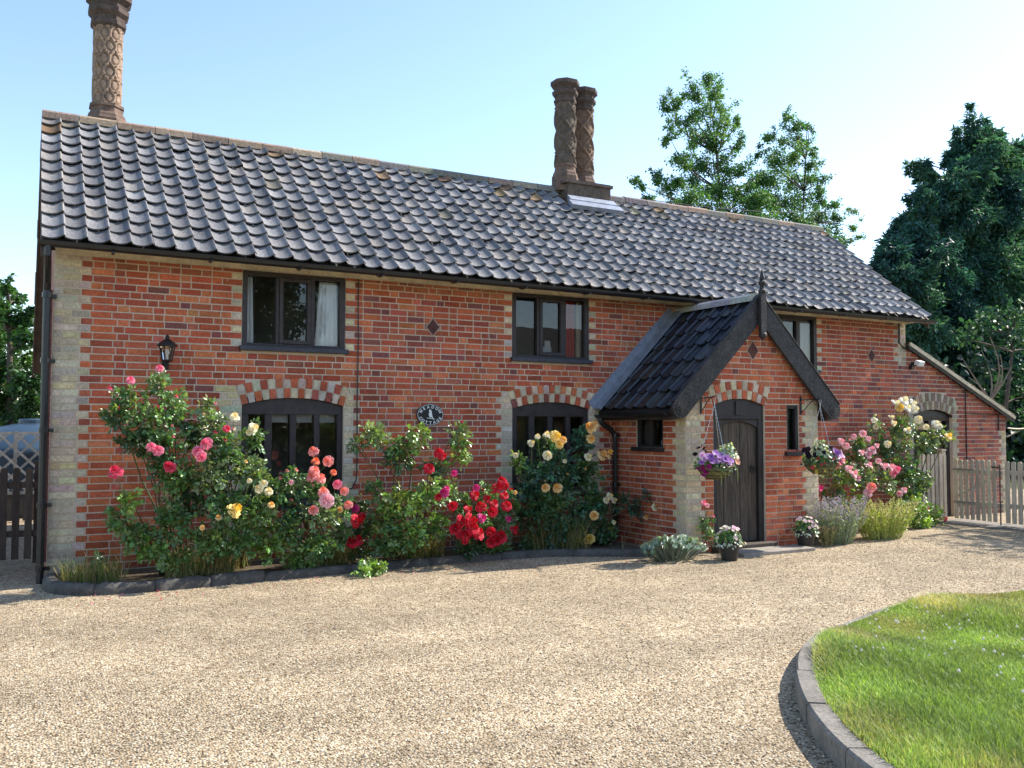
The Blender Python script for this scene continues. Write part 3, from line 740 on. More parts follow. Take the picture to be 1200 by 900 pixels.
for cc, r_, zt, tc_ in (((7.31, 1.86), .150, 6.74, T2), ((7.77, 2.04), .155, 6.74, T3)):
    chim_foot(cc, 5.46, 5.76, r_).build('chimney_foot', m_terracotta, ch)
    mb = MB(); shaft(mb, *cc, 5.75, zt, r_, 'lattice', tc_); mb.build('chimney_shaft', m_terracotta, ch, smooth=True)
    chim_cap(cc, zt, r_, .92).build('chimney_cap', m_terracotta, ch)
mb = MB(); mb.obox((7.17, 1.48, 5.02), (.88, 0, 0), (0, .095, .085), (0, -.01, .09)); mb.obox((7.13, 1.39, 4.94), (.96, 0, 0), S_*.15, N_r*.072)
mb.build('lead_flashing', m_lead, ch)

# lean-to roof at the right end
sv = Vector((13.0-15.86, 0, 2.97-1.735)); L_ = sv.length; s_ = sv.normalized(); nn = Vector((-s_.z*-1, 0, -s_.x)); nn = Vector((s_.z, 0, -s_.x))
mb = MB(); pantiles(mb, Vector((15.86, -.09, 1.76)), (0, 1, 0), s_, nn, 18, 10, .24, L_/10, lambda i, j: jcol((.25, .21, .18), .15), seg=6)
mb.build('lean_to_roof', m_tile, cottage)
mb = MB(); mb.obox(Vector((15.86, -.075, 1.70)), s_*(L_+.02), (0, 4.1, 0), nn*.05)
mb.build('lean_to_rafters', m_darkstone, cottage)
mb = MB(); mb.obox(Vector((15.84, -.10, 1.655)), s_*(L_+.03), (0, .022, 0), nn*.05); mb.build('lean_to_bargeboard', m_timber, cottage)
mb = MB(); mb.obox(Vector((15.85, -.112, 1.712)), s_*(L_+.02), (0, .03, 0), nn*.06); mb.build('lean_to_lit_verge', m_cream, cottage)  # pale strip puts the sunlit tile edge into the colour
mb = MB(); mb.tube([(12.82, -.02, 3.40), (12.82, -.02, 3.0), (12.9, -.03, 2.93)], .014, 6); mb.tube([(12.9, -.03, 2.92), (13.05, -.035, 2.87)], .014, 6)
mb.build('waste_pipe', m_black, cottage)

# ---------------------------------------------------------------- windows
def wb(mb, T, u0, u1, n0, n1, z0, z1, col=(1, 1, 1)):
    mb.obox(T(u0, n0, z0), T(u1, n0, z0)-T(u0, n0, z0), T(u0, n1, z0)-T(u0, n0, z0), Vector((0, 0, z1-z0)), col)
def pane(T, u0, u1, z0, z1, n, parent, tilt=0.):
    mb = MB(); mb.add([T(u0, n, z0), T(u1, n-tilt, z0), T(u1, n-tilt, z1), T(u0, n, z1)], [(0, 1, 2, 3)]); mb.build('pane', m_glass, parent)
def upper_window(T, a, b, z0, z1):
    w_ = b-a; mb = MB(); X = lambda f: a+w_*f
    n0, n1 = -.075, .012; zb = z0+.035
    wb(mb, T, a, X(.046), n0, n1, z0, z1); wb(mb, T, X(.944), b, n0, n1, z0, z1)
    wb(mb, T, X(.046), X(.944), n0, n1-.001, z1-.048, z1); wb(mb, T, X(.046), X(.944), n0, n1-.001, z0, zb)
    wb(mb, T, X(.315), X(.345), n0, n1-.002, zb, z1-.048); wb(mb, T, X(.655), X(.692), n0, n1-.002, zb, z1-.048)
    f = mb.build('window', m_frame, cottage, bevel=.004)
    zt = z1-.048; mb = MB(); c0, c1_ = X(.347), X(.653); st = .043
    wb(mb, T, c0, c0+st, n0+.02, n1+.008, zb+.003, zt-.003); wb(mb, T, c1_-st, c1_, n0+.02, n1+.008, zb+.003, zt-.003)
    wb(mb, T, c0+st, c1_-st, n0+.02, n1+.007, zb+.003, zb+.05); wb(mb, T, c0+st, c1_-st, n0+.02, n1+.007, zt-.045, zt-.003)
    mb.build('casement', m_frame, f, bevel=.004)
    pane(T, X(.04), X(.32), zb-.01, zt+.01, -.035, f, .004); pane(T, c0+st-.005, c1_-st+.005, zb+.045, zt-.04, -.02, f, .001); pane(T, X(.69), X(.95), zb-.01, zt+.01, -.035, f, -.004)
    mb = MB(); wb(mb, T, a-.03, b+.03, -.02, .075, z0-.055, z0-.002); mb.build('sill', m_sill, f, bevel=.006)
    return X
def curtain(T, u0, u1, z0, z1, n, mat, waves=5, gather=None):
    mb = MB(); k = 28; rows = 7
    for j in range(rows):
        t = j/(rows-1); z = z0+(z1-z0)*t
        for i in range(k):
            s = i/(k-1); a, b = u0, u1
            if gather: a = u0+gather[0]*t; b = u1+gather[1]*t
            mb.v.append(tuple(T(a+(b-a)*s, n+.022*math.sin(s*waves*6.28+.4*t), z)))
    for j in range(rows-1):
        for i in range(k-1): mb.f.append((j*k+i, j*k+i+1, (j+1)*k+i+1, (j+1)*k+i)); mb.c.append((1, 1, 1))
    return mb.build('curtain', mat, smooth=True)
for i, (a, b) in enumerate(UW):
    X = upper_window(front.P, a, b, *UZ)
    if i == 0:
        tag(curtain(front.P, X(.05), X(.125), UZ[0]+.04, UZ[1]-.05, -.095, m_white, 2, (0, -.02)), 'narrow white curtain at the left edge of the upper left window', 'curtain')
        tag(curtain(front.P, X(.715), X(.95), UZ[0]+.04, UZ[1]-.05, -.095, m_white, 5, (.05, -.02)), 'white curtain filling the right light of the upper left window', 'curtain')
    elif i == 1:
        tag(curtain(front.P, X(.70), X(.86), UZ[0]+.04, UZ[1]-.05, -.10, m_redcloth, 4, (.02, 0)), 'dark red curtain in the right light of the middle upper window', 'curtain')
        tag(curtain(front.P, X(.87), X(.935), UZ[0]+.04, UZ[1]-.05, -.085, M('beige_cloth', (.42, .36, .27), rough=.9), 1), 'narrow beige curtain lining beside the red curtain', 'curtain')
        mb = MB(); wb(mb, front.P, X(.47), X(.545), -.115, -.11, UZ[0]+.17, UZ[0]+.25); wb(mb, front.P, X(.45), X(.56), -.16, -.1151, UZ[0]+.036, UZ[0]+.17)
        tag(mb.build('card', M('card_grey', (.5, .5, .52), rough=.8)), 'small pale card standing inside the middle upper window', 'card')
    else:
        tag(curtain(front.P, X(.72), X(.94), UZ[0]+.04, UZ[1]-.05, -.095, m_greycloth, 3), 'grey curtain in the upper window behind the porch gable', 'curtain')
def arch_z(X0, X1, zs, rise, u):
    w_ = X1-X0; Rr = (w_*w_/4+rise*rise)/(2*rise); return zs+rise-Rr+math.sqrt(max(0, Rr*Rr-(u-(X0+X1)/2)**2))
def arch_head(mb, T, X0, X1, zlow, zs, rise, n0, n1, n=14, inset=.002):
    pts = [T(X0, n0, zlow), T(X1, n0, zlow)]+[T(X1+(X0-X1)*k/n, n0, arch_z(X0, X1, zs, rise, X1+(X0-X1)*k/n)+inset) for k in range(n+1)]
    mb.prism(pts, T(0, n1, 0)-T(0, n0, 0))
def lower_window(T, a, b, z0, zs, rise, blind=True):
    w_ = b-a; X = lambda f: a+w_*f; mb = MB(); n0, n1 = -.11, -.028; zl = zs-.10
    arch_head(mb, T, a, b, zl, zs, rise, n0, n1)
    wb(mb, T, a, X(.07), n0, n1, z0, zl); wb(mb, T, X(.945), b, n0, n1, z0, zl); wb(mb, T, X(.07), X(.945), n0, n1, z0, z0+.06)
    ms = [(.225, .295), (.47, .53), (.71, .765)]
    for m0, m1 in ms: wb(mb, T, X(m0), X(m1), n0, n1-.002, z0+.06, zl)
    f = mb.build('window', m_frame, cottage, bevel=.004)
    ed = [.07]+[q for m_ in ms for q in m_]+[.945]
    for i in range(4):
        l0, l1 = X(ed[2*i]), X(ed[2*i+1]); pane(T, l0-.004, l1+.004, z0+.05, zl+.006, -.07, f, .002*(i % 2))
        if blind and i > 0:
            mb = MB(); wb(mb, T, l0+.004, l1-.004, -.135, -.13, zl-.085, zl+.005); mb.tube([T(l0+.004, -.135, zl-.085), T(l1-.004, -.135, zl-.085)], .007, 6); mb.build('blind', m_greycloth, f)
    mb = MB(); wb(mb, T, a-.02, b+.02, -.10, .05, z0-.06, z0-.002); mb.build('sill', m_sill, f, bevel=.006)
lower_window(front.P, *LW[0], *LZ); lower_window(front.P, *LW[1], *LZ, False)
# side door in the lean-to
mb = MB(); T = front.P; a, b = SD[0], SD[1]
arch_head(mb, T, a, b, SD[3]-.09, SD[3], SD[4], -.16, -.06); wb(mb, T, a, a+.07, -.16, -.06, .02, SD[3]-.09); wb(mb, T, b-.07, b, -.16, -.06, .02, SD[3]-.09)
wb(mb, T, a+.07, b-.07, -.16, -.06, .0, .12); wb(mb, T, (a+b)/2-.04, (a+b)/2+.04, -.155, -.062, .12, SD[3]-.09)
f = mb.build('side_door', m_frame, cottage, bevel=.004)
for q0, q1 in ((a+.07, (a+b)/2-.04), ((a+b)/2+.04, b-.07)):
    pane(T, q0-.004, q1+.004, .11, SD[3]-.085, -.11, f)
mb = MB(); wb(mb, T, b-.26, b-.19, -.15, -.12, .12, SD[3]-.1); mb.build('door_stile', M('pale_wood', (.34, .27, .18), rough=.8), f)

# ---------------------------------------------------------------- porch
PX0, PX1, PY = 6.97, 9.25, -1.5; PXc = 8.11
pf = Wall((0, PY, 0), (1, 0, 0), (0, -1, 0)); pside = Wall((PX0, 0, 0), (0, -1, 0), (-1, 0, 0)); pr_ = Wall((PX1, 0, 0), (0, -1, 0), (1, 0, 0))
DO = (7.41, 8.28, .08, 1.84, .09); SLIT = (8.675, 8.895, 1.24, 1.86); SW = (.48, 1.05, 1.30, 1.83)
def p_col(typ, u, z):
    if typ == 'buff': return jcol(random.choice(BUFFS[:3]), .08)
    c = redcol(.10); return tuple(a*.85+b*.15 for a, b in zip(c, (.50, .17, .09)))
PC = .0747
for k in range(44):
    z0 = k*PC; zm = z0+PC/2; e = k % 2
    tp = (3.20-zm)
    iv = [(max(PX0, PXc-tp), min(PX1, PXc+tp))]
    if tp < .12: break
    if zm < DO[3]: iv = subtract(iv, DO[:2])
    c = arch_cut(DO[0], DO[1], DO[3], DO[4], zm)
    if c: iv = subtract(iv, c)
    if SLIT[2] < zm < SLIT[3]: iv = subtract(iv, SLIT[:2])
    zn = []
    if zm < 1.95: zn = [(PX0, PX0+(.235 if e else .30), 'buff'), (PX1-(.235 if e else .30), PX1, 'buff')]
    pf.row(k, z0, PC, iv, zn, p_col)
    if zm < 1.85:
        iv = [(0, 1.5)]
        if SW[2] < zm < SW[3]: iv = subtract(iv, SW[:2])
        pside.row(k, z0, PC, iv, [(1.5-(.19 if e else .255), 1.5, 'buff')], p_col)
        pr_.row(k, z0, PC, [(0, 1.5)], [(1.5-(.19 if e else .255), 1.5, 'buff')], p_col)
pf.voussoirs(DO[0], DO[1], DO[3], DO[4], (vr, lambda: tuple(c*.95 for c in buffcol())))
pf.diamond(8.08, 2.56, .135, (.13, .06, .05), (.48, .36, .28))
mb = backing(pf.P, [PX0, PX1], [0, 1.95], [(DO[0], DO[1], 0, 1.93), (SLIT[0], SLIT[1], SLIT[2], SLIT[3])])
mb.add([pf.P(PX0, 0, 1.95), pf.P(PX1, 0, 1.95), pf.P(PX1, 0, 2.08), pf.P(PXc, 0, 3.22), pf.P(PX0, 0, 2.08)], [(0, 1, 2, 3, 4)])
for q in (backing(pside.P, [.012, 1.4995], [0, 1.95], [(SW[0], SW[1], SW[2], SW[3])]), backing(pr_.P, [.012, 1.4995], [0, 1.95], [])):
    off = len(mb.v); mb.v += q.v; mb.f += [tuple(i+off for i in f) for f in q.f]; mb.c += q.c
pw = mb.build('porch_wall', m_mortar, cottage)
for q in (pf, pside, pr_): q.mb.build('brickwork', m_brick, pw)
# porch roof
EZ, RZ, EX0, EX1 = 1.775, 3.205, 6.68, 9.54
PT = [(.022, .024, .032), (.028, .028, .034), (.018, .02, .03), (.032, .030, .030)]
mb = MB(); sL = Vector((PXc-EX0, 0, RZ-EZ)); ll = sL.length; sL.normalize(); sR = Vector((PXc-EX1, 0, RZ-EZ)).normalized(); yf = -1.575
pcol = lambda i, j: jcol(random.choice(PT), .15)
pantiles(mb, Vector((EX0, yf, EZ+.01)), (0, 1, 0), sL, (-sL.z, 0, sL.x), 7, 7, 1.565/7, ll/7, pcol, A=.05, lift=.03, flip=True)
pantiles(mb, Vector((EX1, yf, EZ+.01)), (0, 1, 0), sR, (sR.z, 0, -sR.x), 7, 7, 1.565/7, ll/7, lambda i, j: jcol((.075, .075, .085), .12), A=.05, lift=.03)
pr = mb.build('porch_roof', m_porchtile, cottage, smooth=True)
try: pr.data.set_sharp_from_angle(angle=R(40))
except Exception: pass
mb = MB()
for s0, ex, nx in ((sL, EX0, Vector((-sL.z, 0, sL.x))), (sR, EX1, Vector((sR.z, 0, -sR.x)))):
    mb.obox(Vector((ex+.02*(1 if ex < 8 else -1), yf+.01, EZ-.055)), s0*(ll-.03), (0, 1.545, 0), nx*.05)
mb.box((EX0+.05, yf+.05, EZ-.12), (EX0+.13, -.02, EZ-.04)); mb.box((EX1-.13, yf+.05, EZ-.12), (EX1-.05, -.02, EZ-.04))
mb.build('rafters', m_timber, pr)
mb = MB()   # pale ridge capping
for q in range(4):
    y0 = yf+.02+q*.385; p = []
    for yy in (y0, min(y0+.38, -.01)):
        for k in range(7):
            a = math.pi*k/6; p.append((PXc-math.cos(a)*.12, yy, RZ+.02+math.sin(a)*.085-.03*(k in (0, 6))))
    mb.add(p, [(k, k+1, 7+k+1, 7+k) for k in range(6)]+[(0, 1, 2, 3, 4, 5, 6), (13, 12, 11, 10, 9, 8, 7)], jcol((.33, .32, .31), .1))
mb.build('ridge', m_ridge, pr)
mb = MB(); nxl = Vector((-sL.z, 0, sL.x))   # lead flashing up the left slope
mb.obox(Vector((EX0-.03, -.17, EZ-.02))+nxl*.055, sL*(ll-.02), (0, .165, 0), nxl*.035); mb.obox(Vector((EX0-.03, -.012, EZ-.02))+nxl*.06, sL*(ll-.05), (0, .010, 0), nxl*.14)
nxr = Vector((sR.z, 0, -sR.x)); mb.obox(Vector((EX1+.03, -.17, EZ-.02))+nxr*.055, sR*(ll-.02), (0, .165, 0), nxr*.035)
mb.build('lead_flashing', m_lead, pr)
for sg in (1, -1):   # bargeboards with rounded feet
    T_ = lambda d, n_: Vector((PXc-sg*(d*.7071)-sg*n_*-.7071*0, 0, 0))
    dirv = Vector((-sg*.7071, 0, -.7071)); inn = Vector((sg*.7071, 0, -.7071)); A_ = Vector((PXc, -1.63, RZ+.085)); W_ = .255
    Ld = 1.985; pts = [A_, A_+dirv*Ld]
    cen = A_+dirv*Ld+inn*(W_/2); n = 10
    pts = [A_+dirv*.0]
    for k in range(n+1):
        a = math.pi*k/n; pts.append(cen-inn*(W_/2)*math.cos(a)+dirv*(W_/2)*math.sin(a))
    pts.append(A_+Vector((0, 0, -W_*1.4142)))
    mb = MB(); mb.prism(pts, (0, .05, 0)); mb.obox(A_+dirv*.02+Vector((0, -.012, 0))-inn*.012, dirv*(Ld), (0, .07, 0), inn*.011)
    b_ = mb.build('bargeboard', m_barge, pr, bevel=.005)
    ros = MB()
    ang = math.pi/2
    for r_, h in ((.085, .008), (.05, .014), (.022, .02)):
        q = [cen+Vector((math.cos(2*math.pi*k/14)*r_, -h, math.sin(2*math.pi*k/14)*r_)) for k in range(14)]; ros.prism(q, (0, h+.002, 0))
    ros.build('roundel', m_barge, b_)
mb = MB(); fx, fy = PXc, -1.655   # finial
mb.box((fx-.045, fy-.03, 2.78), (fx+.045, fy+.02, 3.30)); mb.lathe((fx, fy-.005, 2.70), [(.012, -.02), (.05, .03), (.055, .06), (.04, .085)], 8)
mb.lathe((fx, fy-.005, 3.30), [(.05, 0), (.05, .03), (.03, .05), (.03, .09), (.052, .115), (.052, .14), (.028, .16), (.035, .20), (.02, .25), (.004, .31)], 8)
mb.build('finial', m_barge, pr, bevel=.004)
gm = gutter((EX0-.03, -1.53, EZ-.02), (EX0-.03, -.02, EZ-.045), (-1, 0, 0), .05); gm.build('porch_gutter', m_black, cottage)
mb = MB(); mb.tube([(EX0-.03, -.10, EZ-.08), (EX0-.03, -.10, EZ-.14), (EX0+.03, -.10, EZ-.19), (EX0+.13, -.10, EZ-.24), (EX0+.2, -.10, EZ-.30), (EX0+.21, -.10, EZ-.38), (EX0+.21, -.10, .05)], .034, 10)
for z in (1.42, .75): mb.lathe((EX0+.21, -.10, z), [(.044, 0), (.044, .05)], 10); mb.box((EX0+.21, -.12, z+.01), (PX0, -.08, z+.04))
mb.build('porch_downpipe', m_black, cottage)
# porch windows
def small_window(T, a, b, z0, z1, mull):
    mb = MB(); n0, n1 = -.10, -.015
    wb(mb, T, a, a+.045, n0, n1, z0, z1); wb(mb, T, b-.045, b, n0, n1, z0, z1); wb(mb, T, a+.045, b-.045, n0, n1-.001, z1-.05, z1); wb(mb, T, a+.045, b-.045, n0, n1-.001, z0, z0+.03)
    if mull: wb(mb, T, (a+b)/2-.025, (a+b)/2+.025, n0, n1-.002, z0+.03, z1-.05)
    f = mb.build('porch_window', m_timber, cottage, bevel=.004)
    if mull: pane(T, a+.04, (a+b)/2-.02, z0+.025, z1-.045, -.06, f); pane(T, (a+b)/2+.02, b-.04, z0+.025, z1-.045, -.06, f)
    else: pane(T, a+.04, b-.04, z0+.025, z1-.045, -.06, f)
    mb = MB(); wb(mb, T, a-.05, b+.03, -.03, .06, z0-.055, z0-.001); mb.build('sill', m_timber, f, bevel=.005)
small_window(pside.P, *SW, True); small_window(pf.P, *SLIT, False)
# bottles on the sill inside
mb = MB()
for dy in (.86, .93, .98): mb.lathe((PX0+.14, -dy, SW[2]+.01), [(.02, 0), (.022, .06), (.009, .085), (.009, .11)], 8, (1, 1, 1))
mb.box((PX0+.03, -1.06, SW[2]-.03), (PX0+.2, -.47, SW[2]+.008)); mb.build('inner_ledge', m_greycloth, cottage)
# front door
T = pf.P; a, b = DO[0], DO[1]
mb = MB(); n0, n1 = -.14, -.025
wb(mb, T, a, a+.085, n0, n1, DO[2], 1.66); wb(mb, T, b-.085, b, n0, n1, DO[2], 1.66)
arch_head(mb, T, a, b, 1.66, DO[3], DO[4], n0, n1)
# spandrel under the head with the door arch cut out
k = 12; a2, b2 = a+.085, b-.085; dz = lambda s: 1.555+.085*(1-abs(2*s-1)**1.8)
mb.prism([T(a2, n0, 1.66)]+[T(a2+(b2-a2)*q/k, n0, dz(q/k)) for q in range(k+1)]+[T(b2, n0, 1.66)], T(0, n1-.012, 0)-T(0, n0, 0))
wb(mb, T, (a+b)/2-.05, (a+b)/2+.05, n1, n1+.02, 1.72, 1.90)
wb(mb, T, a+.06, b-.06, n1, n1+.018, 1.672, 1.70)
dfm = mb.build('door_frame', m_timber, cottage, bevel=.005)
mb = MB(); npk = 5
for q in range(npk):
    q0 = a2+(b2-a2)*q/npk+.003; q1 = a2+(b2-a2)*(q+1)/npk-.003; s0 = (q0-a2)/(b2-a2); s1 = (q1-a2)/(b2-a2); d_ = -.075+random.uniform(-.003, .003)
    mb.prism([T(q0, -.12, DO[2]+.015), T(q1, -.12, DO[2]+.015), T(q1, -.12, dz(s1)+.01), T((q0+q1)/2, -.12, dz((s0+s1)/2)+.01), T(q0, -.12, dz(s0)+.01)], T(0, d_, 0)-T(0, -.12, 0))
dr = mb.build('front_door', m_door, cottage, bevel=.003)
mb = MB(); hp = at(887, 549, PY); u_, z_ = hp.x-.02, hp.z
mb.lathe((0, 0, 0), [(.001, 0), (.038, 0), (.034, .012), (.001, .016)], 14); mb.v = [tuple(T(u_+x, -.072+z, z_+y)) for x, y, z in mb.v]
rg = MB(); rg.tube([T(u_+.036*math.cos(q*.5236), -.05, z_-.02+.045*math.sin(q*.5236)) for q in range(13)], .006, 6)
off = len(mb.v); mb.v += rg.v; mb.f += [tuple(i+off for i in f) for f in rg.f]; mb.c += rg.c
mb.build('handle', m_iron, dr)
mb = MB()
for q in range(5): mb.lathe(T(a2+(b2-a2)*(q+.5)/npk, 0, 0), [(.001, 0), (.009, .0), (.001, .006)], 6)
mb = MB(); mb.box((7.36, -1.64, 0), (8.36, -1.42, .085)); mb.build('door_sill', m_door, cottage, bevel=.008)
g = MB(); g.box((7.42, -2.02, -.02), (8.62, -1.66, .042)); tag(g.build('doorstep', m_slab, bevel=.008), 'pale stone step slab in front of the porch door', 'doorstep')
# porch floor and back (dark inside)
mb = MB(); mb.box((7.02, -1.3, .01), (9.2, -.05, .06)); mb.box((7.05, -.30, .06), (9.2, -.26, 1.9)); mb.build('porch_floor', m_darkstone, cottage)

# ---------------------------------------------------------------- trees and hedges behind
def mpp(P): return (Vector(P)-CAM).dot(fw)/F_PX       # metres per photo pixel at a point
def ell(n, c, rad, shell=.35):
    d = unit(RNG.normal(size=(n, 3))); r_ = (shell+(1-shell)*RNG.random((n, 1)))**.6
    return np.array(c)[None]+d*r_*np.array(rad)[None], d
def limb(mb, a, b, r0, r1_, bend=.12, n=5, col=(1, 1, 1)):
    a, b = Vector(a), Vector(b); L = (b-a).length; off = Vector((random.uniform(-1, 1), random.uniform(-1, 1), random.uniform(-.3, .6)))*L*bend
    pts = [a.lerp(b, k/n)+off*math.sin(math.pi*k/n) for k in range(n+1)]
    mb.tube(pts, [r0+(r1_-r0)*k/n for k in range(n+1)], 6, col); return pts
def tree(name, label, Y, base_px, clumps, leaf, lcols, n_per, trunk_r, cat='tree', group=None, depth=1.0, asp=.6, droop=0., spray=False, trunk_to=None, dy=1.2):
    """crown clumps are (px, py, radius px) measured on the photo, at depth Y with a spread"""
    b = at(base_px, 560, Y); b.z = 0
    t = empty(name, b, label, cat, group)
    Ps, Ns, Cs, Ax = [], [], [], []; cents = []
    for (px, py, r_) in clumps:
        yy = Y+random.uniform(-dy, dy); c = at(px, py, yy); m_ = mpp(c); rr = r_*m_; cents.append((c, rr))
        n = int(n_per*(r_/18)**2)
        k = max(5, int(13*(r_/18)))
        st0 = np.array(c)[None]+RNG.normal(0, rr*.28, (k, 3)); dd = unit(RNG.normal(size=(k, 3))*np.array([[1, depth, .8]])+np.array([[0, 0, -droop*1.6 if droop else .55]]))
        ln_k = rr*RNG.uniform(.6, 2.0, (k, 1)); idx = RNG.integers(0, k, n); t_k = RNG.random((n, 1))**.8
        P = st0[idx]+dd[idx]*ln_k[idx]*t_k+RNG.normal(0, 1, (n, 3))*rr*(.30-.14*t_k); d = unit(P-np.array(c)[None])
        if droop: P[:, 2] -= (.25*rr*t_k**2)[:, 0]
        Ps.append(P); N_ = d*.4+np.array([[0, 0, .55]])+RNG.normal(0, .55, (n, 3)); Ns.append(N_)
        Ax.append(unit(P-np.array(c)[None])+np.array([[0, 0, -droop]])+RNG.normal(0, .45, (n, 3)))
        base = np.array(lcols[random.randrange(len(lcols))]); Cs.append(jit(base, n, .28, .10))
    P, N_, C, A = map(np.concatenate, (Ps, Ns, Cs, Ax)); P = P-np.array(b)[None]
    sz = leaf*RNG.uniform(.65, 1.35, len(P))
    o = link('crown', leafmesh('crown', P, N_, sz, C, m_treeleaf, axis=A if spray else None, asp=asp), None); o.parent = t
    mb = MB(); top = Vector(trunk_to if trunk_to else max((c for c, r_ in cents), key=lambda c: c.z))
    pts = limb(mb, b-Vector((0, 0, .1)), top, trunk_r, trunk_r*.15, .03, 10)
    for c, r_ in cents:
        q = min((p for p in pts if p.z < c.z-.2*r_), key=lambda p: (p-c).length+abs(p.z-(c.z-1.2*r_))*.5, default=pts[0])
        if (q-c).length > .2: limb(mb, q, c, trunk_r*.32, trunk_r*.06, .08, 5)
    mb.build('trunk', m_bark, t, smooth=True, loc=(0, 0, 0))
    return t
DEC = [(.10, .20, .07), (.12, .23, .075), (.08, .17, .065), (.14, .25, .08)]
tree('tree', 'tall airy green tree rising behind the roof just right of the twin chimneys', 16, 828,
     [(830, 97, 10), (812, 113, 12), (838, 113, 11), (796, 122, 10), (777, 125, 9), (848, 128, 10), (822, 135, 12), (800, 145, 12), (786, 163, 9), (843, 150, 12), (862, 148, 8), (816, 165, 13), (838, 175, 13), (865, 172, 10), (800, 190, 13), (822, 195, 15), (850, 200, 15), (790, 213, 10), (768, 212, 9), (748, 216, 8), (873, 200, 12), (885, 215, 12), (812, 222, 14), (838, 226, 16), (865, 228, 15), (782, 228, 10), (880, 240, 14), (800, 240, 16), (830, 250, 18), (860, 255, 18), (855, 272, 18), (828, 274, 18), (890, 262, 15), (780, 252, 13), (805, 262, 14), (760, 235, 8)],
     .085, DEC, 2100, .12, group='trees behind the roof')
tree('tree', 'second airy green tree behind the roof, shorter and right of the tallest one', 17, 940,
     [(922, 140, 8), (934, 150, 10), (946, 148, 7), (905, 162, 9), (918, 166, 11), (893, 178, 8), (940, 172, 10), (951, 180, 7), (910, 190, 13), (930, 190, 13), (948, 195, 9), (905, 212, 14), (928, 214, 15), (950, 214, 12), (968, 212, 7), (915, 236, 16), (940, 236, 15), (962, 236, 11), (980, 240, 8), (960, 256, 13), (985, 258, 9), (998, 250, 6), (975, 270, 11), (1000, 268, 7), (990, 284, 9), (1008, 278, 4), (895, 236, 14), (985, 300, 12), (930, 262, 18), (940, 282, 18), (908, 268, 18), (965, 288, 14), (888, 255, 14), (920, 285, 14)],
     .085, DEC, 2200, .11, group='trees behind the roof')
CON = [(.040, .115, .105), (.052, .135, .115), (.030, .092, .09), (.066, .155, .11)]
con = [(1140, 143, 9), (1152, 152, 10), (1130, 158, 10), (1145, 172, 14), (1165, 168, 12), (1120, 180, 9), (1135, 190, 15), (1160, 192, 16), (1185, 178, 12), (1197, 168, 9), (1083, 190, 6), (1080, 203, 8), (1090, 215, 10), (1110, 212, 13), (1140, 215, 18), (1175, 212, 18), (1200, 200, 16), (1084, 228, 9), (1100, 235, 15), (1130, 242, 20), (1165, 245, 20), (1198, 240, 20), (1068, 258, 11), (1085, 262, 16), (1112, 268, 20), (1145, 275, 22), (1180, 278, 22), (1210, 280, 20), (1045, 285, 12), (1062, 288, 14), (1085, 296, 20), (1120, 305, 24), (1160, 310, 24), (1200, 315, 24), (1036, 300, 9), (1048, 315, 16), (1072, 325, 20), (1105, 335, 24), (1145, 345, 26), (1190, 350, 26), (1055, 345, 16), (1085, 362, 22), (1125, 375, 26), (1170, 385, 28), (1210, 390, 26), (1100, 395, 20), (1140, 415, 26), (1185, 425, 28), (1120, 430, 22), (1160, 455, 28), (1205, 465, 28), (1140, 470, 24), (1180, 500, 28), (1210, 520, 28), (1150, 510, 24), (1185, 545, 26)]
con += [(px-4+random.uniform(-8, 12), py+random.uniform(4, 20), r_*1.15) for px, py, r_ in con if py > 165]
tree('conifer_tree', 'huge dark blue green conifer filling the right edge behind the lean-to', 8.5, 1150, con, .165, CON, 2600, .20, depth=1.1, asp=.30, droop=.25, spray=True, dy=1.0)
t_ = tree('tree', 'loose leafy bush tree with bare grey branches in front of the dark conifer', 4.2, 1165,
     [(1150, 385, 14), (1170, 378, 16), (1190, 372, 14), (1135, 398, 10), (1160, 402, 12), (1185, 398, 14), (1200, 410, 14), (1190, 440, 14), (1175, 455, 10), (1200, 465, 14), (1150, 428, 7), (1205, 500, 16)],
     .14, [(.035, .085, .045), (.045, .10, .05), (.03, .07, .05)], 190, .10, dy=.5)
mb = MB(); c0 = at(1160, 470, 4.2)
for px, py in ((1128, 420), (1135, 442), (1150, 410), (1172, 415), (1185, 430), (1120, 445), (1160, 395)): limb(mb, c0, at(px, py, 4.0+random.uniform(-.4, .4)), .03, .008, .14, 6)
mb.build('bare_branches', M('grey_bark', (.22, .19, .17), rough=.9, var=(10, .7, 1.2)), t_)
tree('tree', 'leafy green tree at the left edge behind the picket gate', 14, 5,
     [(8, 338, 9), (-8, 345, 14), (20, 352, 9), (2, 368, 14), (24, 376, 12), (38, 365, 7), (-18, 375, 18), (10, 395, 16), (34, 400, 13), (-12, 410, 18), (18, 422, 17), (42, 425, 13), (-6, 445, 18), (26, 452, 17), (48, 455, 14), (6, 475, 17), (36, 482, 15), (-18, 480, 18), (20, 500, 14), (46, 505, 12), (60, 440, 16), (66, 490, 16), (70, 410, 12), (-4, 520, 16), (25, 525, 14), (52, 530, 16)],
     .10, [(.045, .105, .03), (.06, .13, .035), (.04, .09, .03)], 1100, .16, depth=1.2)
